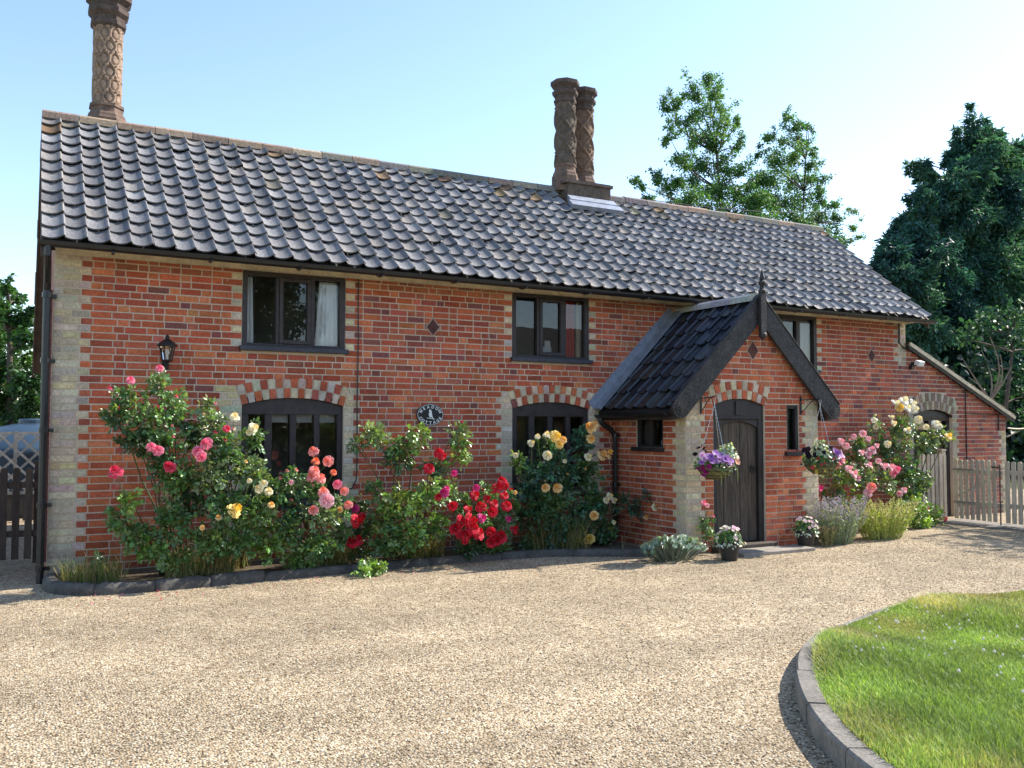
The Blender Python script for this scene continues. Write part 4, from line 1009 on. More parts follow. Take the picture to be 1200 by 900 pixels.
def crowd_tree(name, label, base, clumps3, leaf, cols, n_per, trunk_r, group=None):
    t = empty(name, base, label, 'tree', group); Ps, Ns, Cs = [], [], []; b = Vector(base)
    for c, r_ in clumps3:
        n = int(n_per*r_*r_); P, d = ell(n, c, (r_, r_, r_*.9), .3); Ps.append(P); Ns.append(d+RNG.normal(0, .6, (n, 3))); Cs.append(jit(random.choice(cols), n))
    P, N_, C = map(np.concatenate, (Ps, Ns, Cs))
    o = link('crown', leafmesh('crown', P, N_, leaf*RNG.uniform(.7, 1.3, len(P)), C, m_treeleaf)); o.parent = t
    mb = MB(); top = max(c[2] for c, r_ in clumps3)
    pts = limb(mb, (0, 0, -.1), (0, 0, top), trunk_r, trunk_r*.2, .02, 8)
    for c, r_ in clumps3: limb(mb, pts[min(len(pts)-1, int(len(pts)*.6*c[2]/top))], c, trunk_r*.3, .03, .08)
    mb.build('trunk', m_bark, t, smooth=True, loc=base); return t
# garden trees outside the frame: one shades the right of the drive, one is mirrored in the upper left window
crowd_tree('tree', 'garden tree right of the frame that dapples the drive by the fence', (19.8, -3.5, 0), [((0, 0, 6.2), 1.4), ((-1.0, .6, 5.2), 1.3), ((.9, -.6, 5.3), 1.3), ((-.4, -.9, 4.4), 1.2), ((.6, .8, 4.2), 1.2)], .16, DEC, 420, .18)
crowd_tree('tree', 'dark leafy tree mirrored in the upper left window panes', (6.75, -20.5, 0), [((0, 0, 7.6), 1.2), ((.5, 0, 6.5), 1.2), ((-1.0, .3, 6.6), 1.4), ((.55, .2, 5.2), 1.2), ((-.8, 0, 4.9), 1.6), ((0, .3, 3.6), 1.6), ((-2.4, 0, 4.6), 1.6), ((-2.4, 0, 6.2), 1.4)], .17, [(.03, .06, .02), (.05, .085, .025), (.025, .05, .02)], 1100, .2)
nb = empty('barn', (18.5, -25, 0), 'dark roofed barn mirrored in the middle upper window', 'barn')
mb = MB(); mb.box((14, -29, 0), (25, -22, 3.6)); mb.build('wall', m_plain, nb)
mb = MB(); mb.prism([(13.6, -21.6, 3.5), (13.6, -29.4, 3.5), (13.6, -25.5, 6.1)], (11.8, 0, 0)); mb.build('roof', M('dark_barn_roof', (.05, .045, .045), rough=.8), nb)
# far hedges close the horizon; the first is an unseen addition darkening window reflections
def hedge(label, x0, x1, y, h, seedcol, n):
    P = np.stack([RNG.uniform(x0, x1, n), y+RNG.normal(0, .8, n), RNG.uniform(.0, 1, n)**.8*h], 1); P[:, 2] *= (1+.18*np.sin(P[:, 0]*1.1)+.1*np.sin(P[:, 0]*3.1))
    tag(link('hedge', leafmesh('hedge', P, RNG.normal(size=(n, 3))+np.array([[0, -.4, .4]]), .28*RNG.uniform(.6, 1.3, n), jit(seedcol, n), m_treeleaf)), label, 'hedge', kind='stuff')
hedge('unseen hedge added across the drive to darken the lower window reflections', -4, 26, -18.5, 2.3, (.035, .07, .025), 16000)
hedge('dark hedge far behind the tank on the left', -9, 4, 19, 2.6, (.04, .085, .03), 9000)
hedge('dark shrubbery mass behind the lean-to on the right', 19.5, 34, 7.5, 3.2, (.014, .04, .03), 12000)

# ---------------------------------------------------------------- fences, tank, trellis on the left
def picket(mb, c, U, Nn, z0, z1, wd, th, top='point', col=(1, 1, 1)):
    c, U, Nn = Vector(c), Vector(U), Vector(Nn); h = wd/2; z1 += random.uniform(-.008, .008)
    lean = random.uniform(-.004, .004)
    if top == 'round': pr2 = [(h, z1-h*.9), (h*.75, z1-h*.35), (h*.3, z1-.004), (-h*.3, z1-.004), (-h*.75, z1-h*.35), (-h, z1-h*.9)]
    else: pr2 = [(h, z1-h*1.1), (h*.2, z1), (-h*.2, z1), (-h, z1-h*1.1)]
    pts = [(-h, z0), (h, z0)]+pr2
    mb.prism([c+U*(a+lean*(z-z0))+Vector((0, 0, z)) for a, z in pts], Nn*th, col)
def fence(name, label, cat, A, B, h, pitch, wd, mat, posts=(), top='round', z0=.06, backside=1, brace=False, hinge=False):
    A, B = Vector((*A, 0)), Vector((*B, 0)); U = (B-A).normalized(); Nn = Vector((U.y, -U.x, 0)); L = (B-A).length
    t = empty(name, A, label, cat); k = int(L/pitch)
    for i in range(k):
        mb = MB(); tone = random.uniform(.75, 1.2); picket(mb, A+U*(pitch*(i+.5)), U, Nn, z0, h, wd, .018, top, (tone, tone*random.uniform(.96, 1.03), tone*random.uniform(.92, 1.04)))
        mb.build('picket', mat, t)
    mb = MB()
    for z in (h*.28, h*.78): mb.obox(A-Nn*.042*backside+Vector((0, 0, z)), U*L, Nn*.040*backside, Vector((0, 0, .07)))
    if brace: mb.obox(A-Nn*.040+Vector((0, 0, h*.35)), U*L*.98+Vector((0, 0, h*.43)), Nn*.034, Vector((0, 0, .06)))
    mb.build('rail', mat, t)
    for d in posts:
        mb = MB(); q = A+U*d-Nn*.13; hh = h+.04
        mb.obox(q, U*.09, Nn*.085, Vector((0, 0, hh))); mb.obox(q-U*.01-Nn*.01+Vector((0, 0, hh)), U*.11, Nn*.105, Vector((0, 0, .025))); mb.build('post', mat, t)
    if hinge:
        for z in (h*.30, h*.82): mb = MB(); mb.obox(A+Nn*.0185+Vector((0, 0, z)), U*.38, Nn*.005, Vector((0, 0, .035))); mb.build('hinge', m_slab, t)
        mb = MB()
        mb.obox(A+U*(L-.03)+Nn*.019+Vector((0, 0, .02)), U*.016, Nn*.016, Vector((0, 0, h*.92))); mb.obox(A+U*(L-.16)+Nn*.019+Vector((0, 0, h*.88)), U*.15, Nn*.02, Vector((0, 0, .03)))
        mb.build('drop_bolt', M('rusty_iron', (.10, .08, .065), rough=.8, var=(20, .6, 1.4)), t)
    return t
fence('picket_gate', 'dark brown picket gate at the left corner of the cottage', 'gate', (-1.35, 1.4), (-.06, 1.4), 1.10, .125, .075, m_darkfence, posts=(1.24,), top='round')
fence('picket_gate', 'weathered tan picket gate with strap hinges beside the lean-to', 'gate', (13.42, -.56), (13.40, -1.42), 1.04, .098, .066, m_fence, hinge=True, brace=True)
fence('picket_fence', 'weathered tan picket fence running off the right edge past the gate', 'fence', (13.40, -1.46), (13.36, -3.9), 1.04, .103, .07, m_fence, posts=(1.0, 2.3))
fence('picket_fence', 'short tall picket panel between the white rose and the tan gate', 'fence', (12.62, -.47), (13.36, -.47), 1.13, .105, .07, m_fence, posts=(.70,))
# blue tank
tk = empty('water_tank', (-.1, 8.2, 0), 'dark blue domed plastic tank behind the lattice trellis', 'tank')
mb = MB(); mb.lathe((-.1, 8.2, 0), [(1.15, 0), (1.18, .5), (1.15, 1.05), (1.18, 1.12), (1.10, 1.20), (.85, 1.40), (.5, 1.54), (.24, 1.60), (.20, 1.60)], 32); mb.build('tank_body', m_tank, tk, smooth=True)
mb = MB(); mb.lathe((-.1, 8.2, 1.60), [(.22, -.01), (.22, .06), (.19, .085), (.0, .09)], 20); mb.build('lid', m_tank, tk)
tr = empty('trellis', (-.6, 6.4, 0), 'pale diamond lattice trellis panel in front of the blue tank', 'trellis')
mb = MB(); x0, x1, z0, z1 = -1.6, .25, .5, 1.42
for x in (x0, -.36, x1): mb.box((x, 6.40, 0), (x+.05, 6.44, z1+.05))
mb.box((x0+.05, 6.402, z0-.05), (x1, 6.438, z0)); mb.box((x0+.05, 6.402, z1), (x1, 6.438, z1+.04)); mb.build('trellis_frame', m_trellis, tr)
for sgn, yy in ((1, 6.388), (-1, 6.372)):
    mb = MB(); H_ = z1-z0
    for i in range(-5, 12):
        xs = x0+i*.25; a = Vector((xs, yy, z0)); b = Vector((xs+H_*1.0, yy, z1))
        if sgn < 0: a.z, b.z = z1, z0
        t0 = max(0, (x0-a.x)/(b.x-a.x)); t1 = min(1, (x1-a.x)/(b.x-a.x))
        if t1-t0 < .05: continue
        p, q = a.lerp(b, t0), a.lerp(b, t1); d = (q-p).normalized(); mb.obox(p, q-p, (0, .012, 0), Vector((-d.z, 0, d.x))*.038)
    mb.build('lattice', m_trellis, tr)
mb = MB()
for i in range(9): mb.box((-1.65+i*.24, 6.455, .02), (-1.65+i*.24+.20, 6.475, .48))
mb.build('skirting_boards', m_darkfence, tr)

# ---------------------------------------------------------------- things on the walls
def lathe_world(c, prof_, n, col=(1, 1, 1), rot=0):
    mb = MB(); mb.lathe(c, prof_, n, col, rot); return mb
ln = empty('wall_lantern', (1.085, 0, 2.19), 'black coach lantern on the red brick wall above the climbing pink rose', 'lantern')
lc = (1.085, -.15, 0)
mb = MB(); mb.box((1.05, -.022, 2.17), (1.12, -.008, 2.33)); mb.tube([(1.085, -.02, 2.22), (1.085, -.08, 2.19), (1.085, -.14, 2.20), (1.085, -.15, 2.245)], .012, 6); mb.build('bracket', m_iron, ln)
lathe_world((1.085, -.15, 2.24), [(.012, 0), (.05, .015), (.055, .03)], 6).build('lantern_base', m_iron, ln)
mb = MB()
for k in range(6):
    a = k*math.pi/3; mb.tube([(1.085+.052*math.cos(a), -.15+.052*math.sin(a), 2.265), (1.085+.078*math.cos(a), -.15+.078*math.sin(a), 2.415)], .006, 4)
mb.lathe((1.085, -.15, 2.41), [(.10, 0), (.105, .012), (.085, .035), (.04, .07), (.018, .085), (.022, .10), (.008, .13)], 6); mb.build('cage', m_iron, ln)
lathe_world((1.085, -.15, 2.268), [(.048, 0), (.074, .142)], 6).build('glass', m_glass, ln)
lathe_world((1.085, -.15, 2.27), [(.014, 0), (.014, .05), (.026, .075), (.018, .10), (.004, .11)], 8).build('bulb', m_whitepaint, ln)

pq = empty('name_plaque', (4.175, 0, 1.58), 'oval black house name plaque reading MEADOW COTTAGE with a white bird', 'plaque')
mb = MB(); k = 40; pa, pb = .182, .135; pc = (4.175, 1.71)
el = lambda s, y: [(pc[0]+pa*s*math.cos(2*math.pi*q/k), y, pc[1]+pb*s*math.sin(2*math.pi*q/k)) for q in range(k)]
mb.prism(el(1, -.026), (0, .018, 0)); mb.build('plate', m_plaque, pq, bevel=.003)
mb = MB()
for q in range(k):
    a, b = el(.945, -.029), el(.915, -.029); mb.add([a[q], a[(q+1) % k], b[(q+1) % k], b[q]], [(0, 1, 2, 3)])
bird = [(-.006, .056), (.006, .062), (.018, .056), (.022, .044), (.030, .036), (.024, .032), (.030, .010), (.034, -.016), (.046, -.044), (.054, -.062), (.040, -.056), (.026, -.034), (.012, -.030), (.006, -.046), (-.002, -.030), (-.012, -.010), (-.012, .014), (-.004, .030), (-.012, .044)]
mb.prism([(pc[0]-.010+x, -.0275, pc[1]+.004+z) for x, z in bird], (0, -.003, 0))
tw_ = [(-.045, -.036), (.06, -.05), (.06, -.056), (-.045, -.043)]; mb.prism([(pc[0]+x, -.0272, pc[1]+z) for x, z in tw_], (0, -.0025, 0))
mb.build('emblem', m_whitepaint, pq)
def letters(word, up, parent):
    dg = None; objs = []; n = len(word); mb = MB()
    for i, chx in enumerate(word):
        cu = bpy.data.curves.new('letter', 'FONT'); cu.body = chx; cu.size = .050; cu.align_x = 'CENTER'; cu.extrude = .0012; cu.offset = .0011
        ob = bpy.data.objects.new('letter', cu); COL.objects.link(ob); bpy.context.view_layer.update()
        me = bpy.data.meshes.new_from_object(ob.evaluated_get(bpy.context.evaluated_depsgraph_get())); bpy.data.objects.remove(ob)
        s = (i-(n-1)/2)/((n-1)/2)
        th = math.pi/2-s*math.radians(66 if up else 62) if up else -math.pi/2+s*math.radians(64)
        ra, rb_ = (pa*.66, pb*.60) if up else (pa*.88, pb*.86)
        cxx, czz = pc[0]+ra*math.cos(th), pc[1]+rb_*math.sin(th)
        nx, nz = math.cos(th)/pa, math.sin(th)/pb; ang = math.atan2(nz, nx)-math.pi/2 if up else math.atan2(nz, nx)+math.pi/2
        ca_, sa_ = math.cos(ang), math.sin(ang)
        vsx = [(cxx+v.co.x*ca_-v.co.y*sa_, -.0285-v.co.z, czz+v.co.x*sa_+v.co.y*ca_) for v in me.vertices]
        mb.add(vsx, [tuple(p.vertices) for p in me.polygons])
    mb.build('lettering', m_whitepaint, parent)
letters('MEADOW', True, pq); letters('COTTAGE', False, pq)

mb = MB(); pts = [(3.235, -.022, 3.33)]+[(3.235+random.uniform(-.006, .006), -.022, z) for z in (3.0, 2.6, 2.2, 1.8, 1.4, 1.05)]+[(3.225, -.03, .93), (3.17, -.05, .84), (3.08, -.05, .82)]
mb.tube(pts, .008, 5); tag(mb.build('cable', m_black), 'thin black cable running down the brick wall right of the lower left window', 'cable')
mb = MB(); mb.tube([(14.55, -.022, 2.28), (14.55, -.022, .3)], .010, 5); mb.tube([(14.56, -.022, 1.81), (15.70, -.022, 1.79)], .009, 5); mb.tube([(15.48, -.024, 1.80), (15.48, -.024, 1.50)], .012, 5)
mb.lathe((14.55, -.022, 2.28), [(.02, 0), (.02, .05)], 6)
tag(mb.build('cable', m_black), 'black cables forming an L on the lean-to wall', 'cable')
sc_ = empty('security_light', (13.16, 0, 2.66), 'small white security light under the lean-to roof edge', 'light')
mb = MB(); mb.box((13.12, -.06, 2.60), (13.20, -.012, 2.68)); mb.box((13.06, -.075, 2.55), (13.115, -.02, 2.63)); mb.build('sensor', m_black, sc_)
mb = MB(); mb.obox((13.11, -.16, 2.60), (.13, -.01, 0), (0, .09, .035), (0, -.03, .075)); mb.build('lamp_housing', m_whitepaint, sc_, bevel=.008)
a_, b_ = Vector((15.74, -.03, 1.55)), at(1215, 497, 1.2)
mb = MB(); mb.tube([a_.lerp(b_, q/8)-Vector((0, 0, .05*math.sin(math.pi*q/8))) for q in range(9)], .014, 5)
tag(mb.build('washing_line', M('pale_rope', (.5, .46, .36), rough=.9)), 'pale rope line leading off from the lean-to corner', 'rope')
a_, b_ = at(760, 234, 12), at(1010, 246, 12)
mb = MB(); mb.tube([a_.lerp(b_, q/10)-Vector((0, 0, .22*math.sin(math.pi*q/10))) for q in range(11)], .012, 4)
tag(mb.build('overhead_wire', m_black), 'thin overhead wire crossing the trees behind the roof', 'wire')

# ---------------------------------------------------------------- roses and other garden plants
def petal_bloom(name, cols, rings=((4, .35, .95), (6, .62, .62), (7, .9, .28), (7, 1.0, .05)), jitter=.12):
    """ruffled double bloom of unit radius, opening along +z"""
    V, F, C = [], [], []; r_ = random.Random(hash(name) % 9999)
    r_ = random.Random(sum(map(ord, name)))
    for q, (n, rad, up) in enumerate(rings):
        for i in range(n):
            th = 2*math.pi*(i+.5*q+r_.uniform(-.15, .15))/n; w_ = 2*math.pi/n*.72; col = np.array(cols[q % len(cols)])*r_.uniform(1-jitter, 1+jitter); b = len(V)
            for a in range(4):
                s = a/3
                for k in range(5):
                    t = (k-2)/2; rr = rad*(.12+.88*math.sin(s*1.45))*(1-.10*t*t*s); ang = th+t*w_*.62*(.55+.6*s*(1-.25*s)); z = up*s*1.0-.12*q-(.22*s**3 if q > 1 else 0)+.05*math.cos(t*3+i)*s+r_.uniform(-.03, .03)*s
                    V.append((rr*math.cos(ang), rr*math.sin(ang), z)); C.append(np.clip(col*(.92+.12*s), 0, .9))
            for a in range(3):
                for k in range(4): F.append((b+a*5+k, b+a*5+k+1, b+a*5+5+k+1, b+a*5+5+k))
    return npmesh(name, np.array(V), np.array(F), np.array(C), m_petal, True)
BL = {
 'pink': [petal_bloom('pink%d' % i, [(.74, .10, .20), (.80, .17, .28), (.84, .26, .36), (.80, .22, .32)]) for i in range(2)],
 'deep': [petal_bloom('deep%d' % i, [(.62, .03, .08), (.68, .05, .11), (.70, .09, .16), (.66, .06, .12)]) for i in range(2)],
 'peach': [petal_bloom('peach%d' % i, [(.80, .20, .13), (.84, .28, .24), (.84, .34, .33), (.82, .30, .28)]) for i in range(2)],
 'orange': [petal_bloom('orange%d' % i, [(.80, .17, .05), (.82, .20, .09), (.80, .24, .14), (.76, .2, .1)]) for i in range(2)],
 'red': [petal_bloom('red%d' % i, [(.45, .008, .016), (.55, .012, .026), (.60, .02, .05), (.56, .014, .035)]) for i in range(3)],
 'magenta': [petal_bloom('magenta%d' % i, [(.55, .02, .16), (.62, .03, .2), (.65, .06, .25), (.6, .04, .2)]) for i in range(2)],
 'apricot': [petal_bloom('apricot%d' % i, [(.82, .40, .08), (.84, .50, .16), (.85, .58, .25), (.84, .6, .3)]) for i in range(3)],
 'cream': [petal_bloom('cream%d' % i, [(.78, .62, .28), (.80, .70, .42), (.82, .75, .52), (.8, .74, .52)]) for i in range(2)],
 'yellow': [petal_bloom('yellow%d' % i, [(.82, .52, .06), (.84, .58, .12), (.84, .62, .2), (.84, .6, .2)]) for i in range(2)],
 'white': [petal_bloom('white%d' % i, [(.78, .70, .40), (.82, .78, .60), (.84, .82, .70), (.84, .82, .72)]) for i in range(2)],
 'palepink': [petal_bloom('palepink%d' % i, [(.78, .30, .36), (.80, .40, .46), (.82, .48, .52), (.8, .46, .5)]) for i in range(2)],
}
def place_bloom(root, P, r_, kind, face=(-.12, -.8, .5), rnd=.35):
    o = bpy.data.objects.new('flower', random.choice(BL[kind])); COL.objects.link(o); o.parent = root
    d = Vector(face)+Vector((random.gauss(0, rnd), random.gauss(0, rnd*.6), random.gauss(0, rnd*.7)))
    o.rotation_mode = 'QUATERNION'; o.rotation_quaternion = d.to_track_quat('Z', 'Y') @ Vector((0, 0, 1)).rotation_difference(Vector((0, 0, 1)))
    o.location = Vector(P)-root.location; s = r_*random.uniform(.9, 1.1); o.scale = (s, s, s*.8); return o
GREEN = {'dark': [(.05, .115, .04), (.06, .13, .045), (.045, .10, .04)], 'mid': [(.105, .21, .062), (.095, .19, .062), (.13, .24, .07)], 'light': [(.19, .32, .07), (.23, .36, .075), (.16, .28, .07)], 'grey': [(.18, .26, .12), (.16, .235, .105)], 'bluish': [(.042, .115, .068), (.05, .13, .075), (.038, .10, .06)]}
def compounds(P, D, Nn, size, cols):
    """five leaflets around each twig end P along direction D"""
    n = len(P); D = unit(D); Nn = unit(Nn-D*np.sum(Nn*D, 1, keepdims=True)); B = np.cross(Nn, D); s = size[:, None]
    outP, outN, outA, outS, outC = [], [], [], [], []
    for f, sd, sc in ((1.0, 0, 1.1), (.72, 1, 1.0), (.72, -1, 1.0), (.28, 1, .85), (.28, -1, .85)):
        keep = RNG.random(n) < .92
        outP.append((P+D*s*1.25*f+B*s*.12*sd)[keep]); a = D*(.8 if sd else 1)+B*sd*.95; outA.append((a+RNG.normal(0, .18, (n, 3)))[keep])
        outN.append((Nn+B*sd*.15+RNG.normal(0, .28, (n, 3)))[keep]); outS.append((size*sc*RNG.uniform(.75, 1.2, n))[keep]); outC.append((cols*np.exp(RNG.normal(0, .14, (n, 1))))[keep])
    return [np.concatenate(q) for q in (outP, outN, outA, outS, outC)]
def shrub(name, label, cat, base_px, clumps, blooms, leaf=.042, Y0=-.45, dens=1.0, group=None, young=.12, thick=.022, depth=.8, br=.05, bY=-.12, dep_max=.32, fwd=0.):
    clumps = [(c[0], c[1], c[2]-fwd, *c[3:]) for c in clumps]; blooms = [(*q[:4], q[4]-fwd) if len(q) > 4 else q for q in blooms]
    b = at(base_px[0], base_px[1], Y0); b.z = .05
    root = empty(name, b, label, cat, group)
    Ps, Ds, Ns, Cs, Ss = [], [], [], [], []; st = MB()
    for cl in clumps:
        px, py, Y, rx, ry, tone = cl; c = at(px, py, Y); m_ = mpp(c); rad = (rx*m_, min(dep_max, max(.10, min(rx, ry)*m_*depth)), ry*m_)
        if c.y+rad[1] > -.02: rad = (rad[0], max(.05, -.02-c.y), rad[2])
        n = int(dens*math.pi*rx*ry/17)+8
        k = max(3, n//9); tw, _ = ell(k, c, rad, .25); idx = RNG.integers(0, k, n)
        P, d = ell(n, c, rad, .15); f = RNG.uniform(.2, .8, (n, 1)); P = P*(1-f)+tw[idx]*f
        P[:, 1] = np.minimum(P[:, 1], -.03); P[:, 2] = np.maximum(P[:, 2], .07)
        Ps.append(P); Ds.append(d*.8+np.array([[0, -.15, .05]])+RNG.normal(0, .5, (n, 3))); Ns.append(np.array([[.1, -.45, .8]])+d*.3+RNG.normal(0, .42, (n, 3)))
        col = jit(random.choice(GREEN[tone]), n, .2, .08); yg = RNG.random(n) < young
        col[yg] = jit((.15, .20, .06), int(yg.sum()), .2, .1); Cs.append(col); Ss.append(leaf*RNG.uniform(.75, 1.25, n))
        foot = Vector((b.x+random.uniform(-.15, .15), b.y+random.uniform(-.08, .08), .04))
        if foot.y > -.04: foot.y = -.04
        cc = Vector(c); top = cc+Vector((0, 0, rad[2]*.6))
        mid = foot.lerp(top, .55)+Vector((random.uniform(-.06, .06), random.uniform(-.04, .03), .05)); mid.y = min(mid.y, -.04)
        sc = (.09, .10, .04) if random.random() < .6 else (.13, .09, .05)
        st.tube([foot, foot.lerp(mid, .5)+Vector((random.uniform(-.03, .03), 0, .02)), mid, mid.lerp(top, .6), top], [thick*.5, thick*.45, thick*.36, thick*.25, .003], 5, sc)
        for q in range(min(k, 5)):
            st.tube([mid.lerp(cc, .7), Vector(tw[q])], [.0045, .002], 4, sc)
    P, D, N_, C, S = map(np.concatenate, (Ps, Ds, Ns, Cs, Ss)); P, N_, A, S, C = compounds(P, D, N_, S, C)
    P[:, 1] = np.minimum(P[:, 1], -.015)
    link('foliage', leafmesh('foliage', P-np.array(b)[None], N_, S, C, m_leaf, axis=A, asp=.68, fold=.22, curl=.12)).parent = root
    allc = np.array([list(p) for p in P])
    for bl in blooms:
        px, py, r_, kind = bl[:4]; Y = bl[4] if len(bl) > 4 else None
        if Y is None:      # sit just in front of the foliage near this line of sight
            cs = [(abs(c[0]-px)/c[3])**2+(abs(c[1]-py)/c[4])**2 for c in clumps]; c = clumps[int(np.argmin(cs))]
            cc = at(c[0], c[1], c[2]); Y = c[2]-min(dep_max, max(.10, min(c[3], c[4])*mpp(cc)*depth))*.8+bY
        Pb = at(px, py, Y); m_ = mpp(Pb); place_bloom(root, Pb, r_*m_*random.uniform(.82, .98), kind)
        q = allc[np.argmin(np.linalg.norm(allc-np.array(Pb-Vector((0, -.05, .12)))[None], axis=1))]
        q = Vector(q); st.tube([q, q.lerp(Pb, .6)+Vector((0, 0, -.02)), Pb-Vector((0, -.01, .01))], [.004, .0035, .003], 4, (.10, .14, .05))
    kinds = [q[3] for q in blooms]; up_ = [i for i in np.argsort(-allc[:, 2]+allc[:, 1]*.5)[:len(allc)//3]]
    for q in range(min(14, len(blooms))):      # half open buds among the leaves
        p = Vector(allc[random.choice(up_)])+Vector((random.uniform(-.02, .02), -.03, .05)); place_bloom(root, p, random.uniform(.014, .026), random.choice(kinds), (0, -.3, .9), .3)
    st.build('stems', m_stem, root, smooth=True)
    return root
shrub('climbing_rose', 'tall climbing rose with pink blooms beneath the wall lantern', 'rose', (205, 665),
  [(150, 466, -.45, 22, 13, 'mid'), (188, 452, -.40, 14, 18, 'mid'), (137, 487, -.5, 20, 16, 'dark'), (172, 492, -.55, 30, 22, 'mid'), (205, 478, -.5, 22, 20, 'mid'), (158, 517, -.55, 24, 18, 'dark'), (195, 520, -.6, 32, 24, 'mid'), (228, 508, -.45, 18, 24, 'dark'), (187, 545, -.6, 20, 16, 'dark'), (212, 560, -.6, 28, 28, 'mid'), (150, 588, -.7, 14, 16, 'light'), (140, 612, -.65, 17, 18, 'mid'), (163, 632, -.6, 26, 20, 'mid'), (202, 615, -.6, 30, 28, 'mid'), (178, 648, -.6, 20, 14, 'light'), (208, 655, -.55, 28, 12, 'mid'), (222, 585, -.55, 22, 24, 'dark')],
  [(153, 445, 6.5, 'pink', -.75), (187, 431, 5.5, 'pink', -.75), (135, 552, 10, 'deep', -.85), (177, 523, 7, 'pink'), (185, 527, 7, 'pink'), (199, 547, 8, 'deep'), (196, 545, 6, 'deep')], depth=.6, dens=.95, fwd=0.28)
shrub('rose_bush', 'bushy rose with pink and cream blooms left of the lower left window', 'rose', (268, 668),
  [(243, 478, -.5, 11, 12, 'grey'), (247, 502, -.6, 22, 20, 'grey'), (262, 523, -.65, 26, 22, 'mid'), (250, 558, -.7, 30, 26, 'grey'), (280, 545, -.65, 24, 24, 'grey'), (300, 512, -.55, 13, 18, 'mid'), (296, 560, -.7, 22, 22, 'grey'), (265, 592, -.7, 34, 26, 'mid'), (300, 600, -.7, 30, 28, 'mid'), (322, 578, -.65, 18, 20, 'mid'), (280, 632, -.65, 34, 24, 'mid'), (316, 638, -.65, 24, 24, 'light'), (245, 635, -.65, 26, 24, 'mid')],
  [(232, 529, 9, 'pink'), (241, 519, 9.5, 'pink'), (236, 535, 8, 'pink'), (266, 502, 5.5, 'deep', -.85), (275, 488, 7.5, 'cream', -.8), (298, 501, 7.5, 'cream', -.8), (292, 506, 5, 'cream', -.8), (276, 597, 10, 'yellow'), (303, 572, 6, 'cream'), (315, 575, 6, 'cream'), (309, 566, 5, 'cream'), (292, 563, 4, 'cream'), (318, 591, 4.5, 'apricot'), (256, 606, 4, 'apricot'), (237, 618, 3.5, 'apricot')], fwd=0.25)
shrub('rose_bush', 'rose bush with salmon pink blooms in front of the lower left window', 'rose', (372, 668),
  [(344, 562, -.6, 14, 20, 'mid'), (378, 600, -.7, 26, 24, 'grey'), (350, 600, -.65, 20, 26, 'bluish'), (397, 598, -.65, 14, 18, 'mid'), (370, 640, -.65, 34, 22, 'mid'), (338, 625, -.65, 18, 24, 'mid'), (400, 630, -.6, 16, 18, 'mid'), (330, 582, -.6, 13, 18, 'bluish'), (366, 572, -.65, 16, 18, 'mid'), (352, 655, -.6, 30, 12, 'mid')],
  [(367, 528, 8.5, 'peach', -.75), (384, 540, 8.5, 'peach', -.78), (370, 540, 6, 'orange', -.75), (369, 551, 8, 'peach'), (365, 558, 8, 'peach'), (376, 560, 8, 'peach'), (391, 553, 5.5, 'orange', -.8), (395, 567, 7, 'pink', -.8), (403, 575, 7.5, 'peach', -.8), (379, 576, 7.5, 'peach'), (383, 586, 10, 'palepink'), (367, 597, 7.5, 'peach'), (408, 591, 7, 'peach', -.8), (341, 565, 4, 'palepink'), (398, 597, 4.5, 'apricot', -.8)], fwd=0.25)
shrub('rose_bush', 'small dark red rose low between the salmon rose and the leafy green rose', 'rose', (420, 662),
  [(418, 592, -.5, 10, 14, 'dark'), (424, 620, -.55, 15, 16, 'dark'), (418, 645, -.5, 18, 14, 'dark')],
  [(419, 610, 10, 'red', -.8), (413, 634, 9, 'red', -.75), (420, 632, 8, 'red', -.72), (416, 596, 6.5, 'magenta', -.7), (425, 605, 6, 'red', -.75)], fwd=0.12)
shrub('climbing_rose', 'sprawling light green rose below the oval name plaque', 'rose', (478, 662),
  [(440, 514, -.55, 24, 15, 'grey'), (419, 521, -.55, 12, 7, 'mid'), (468, 522, -.55, 18, 14, 'mid'), (488, 510, -.55, 14, 20, 'light'), (537, 508, -.6, 13, 22, 'light'), (536, 535, -.6, 14, 14, 'light'), (468, 542, -.55, 26, 13, 'dark'), (510, 548, -.6, 20, 12, 'dark'), (472, 590, -.7, 34, 24, 'light'), (450, 610, -.65, 22, 24, 'mid'), (502, 578, -.7, 24, 20, 'light'), (480, 628, -.7, 32, 24, 'mid'), (450, 640, -.65, 22, 18, 'mid'), (508, 615, -.65, 20, 22, 'mid'), (438, 577, -.6, 12, 12, 'mid'), (524, 572, -.65, 14, 12, 'light')],
  [(514, 530, 8, 'red', -.85), (519, 534, 6.5, 'red', -.85), (503, 548, 7.5, 'red', -.8), (532, 554, 4.5, 'magenta', -.85), (520, 577, 8, 'magenta', -.9), (514, 582, 6, 'red', -.9), (531, 592, 7, 'red', -.85), (524, 572, 5, 'magenta', -.9)], young=.3, leaf=.045, fwd=0.22)
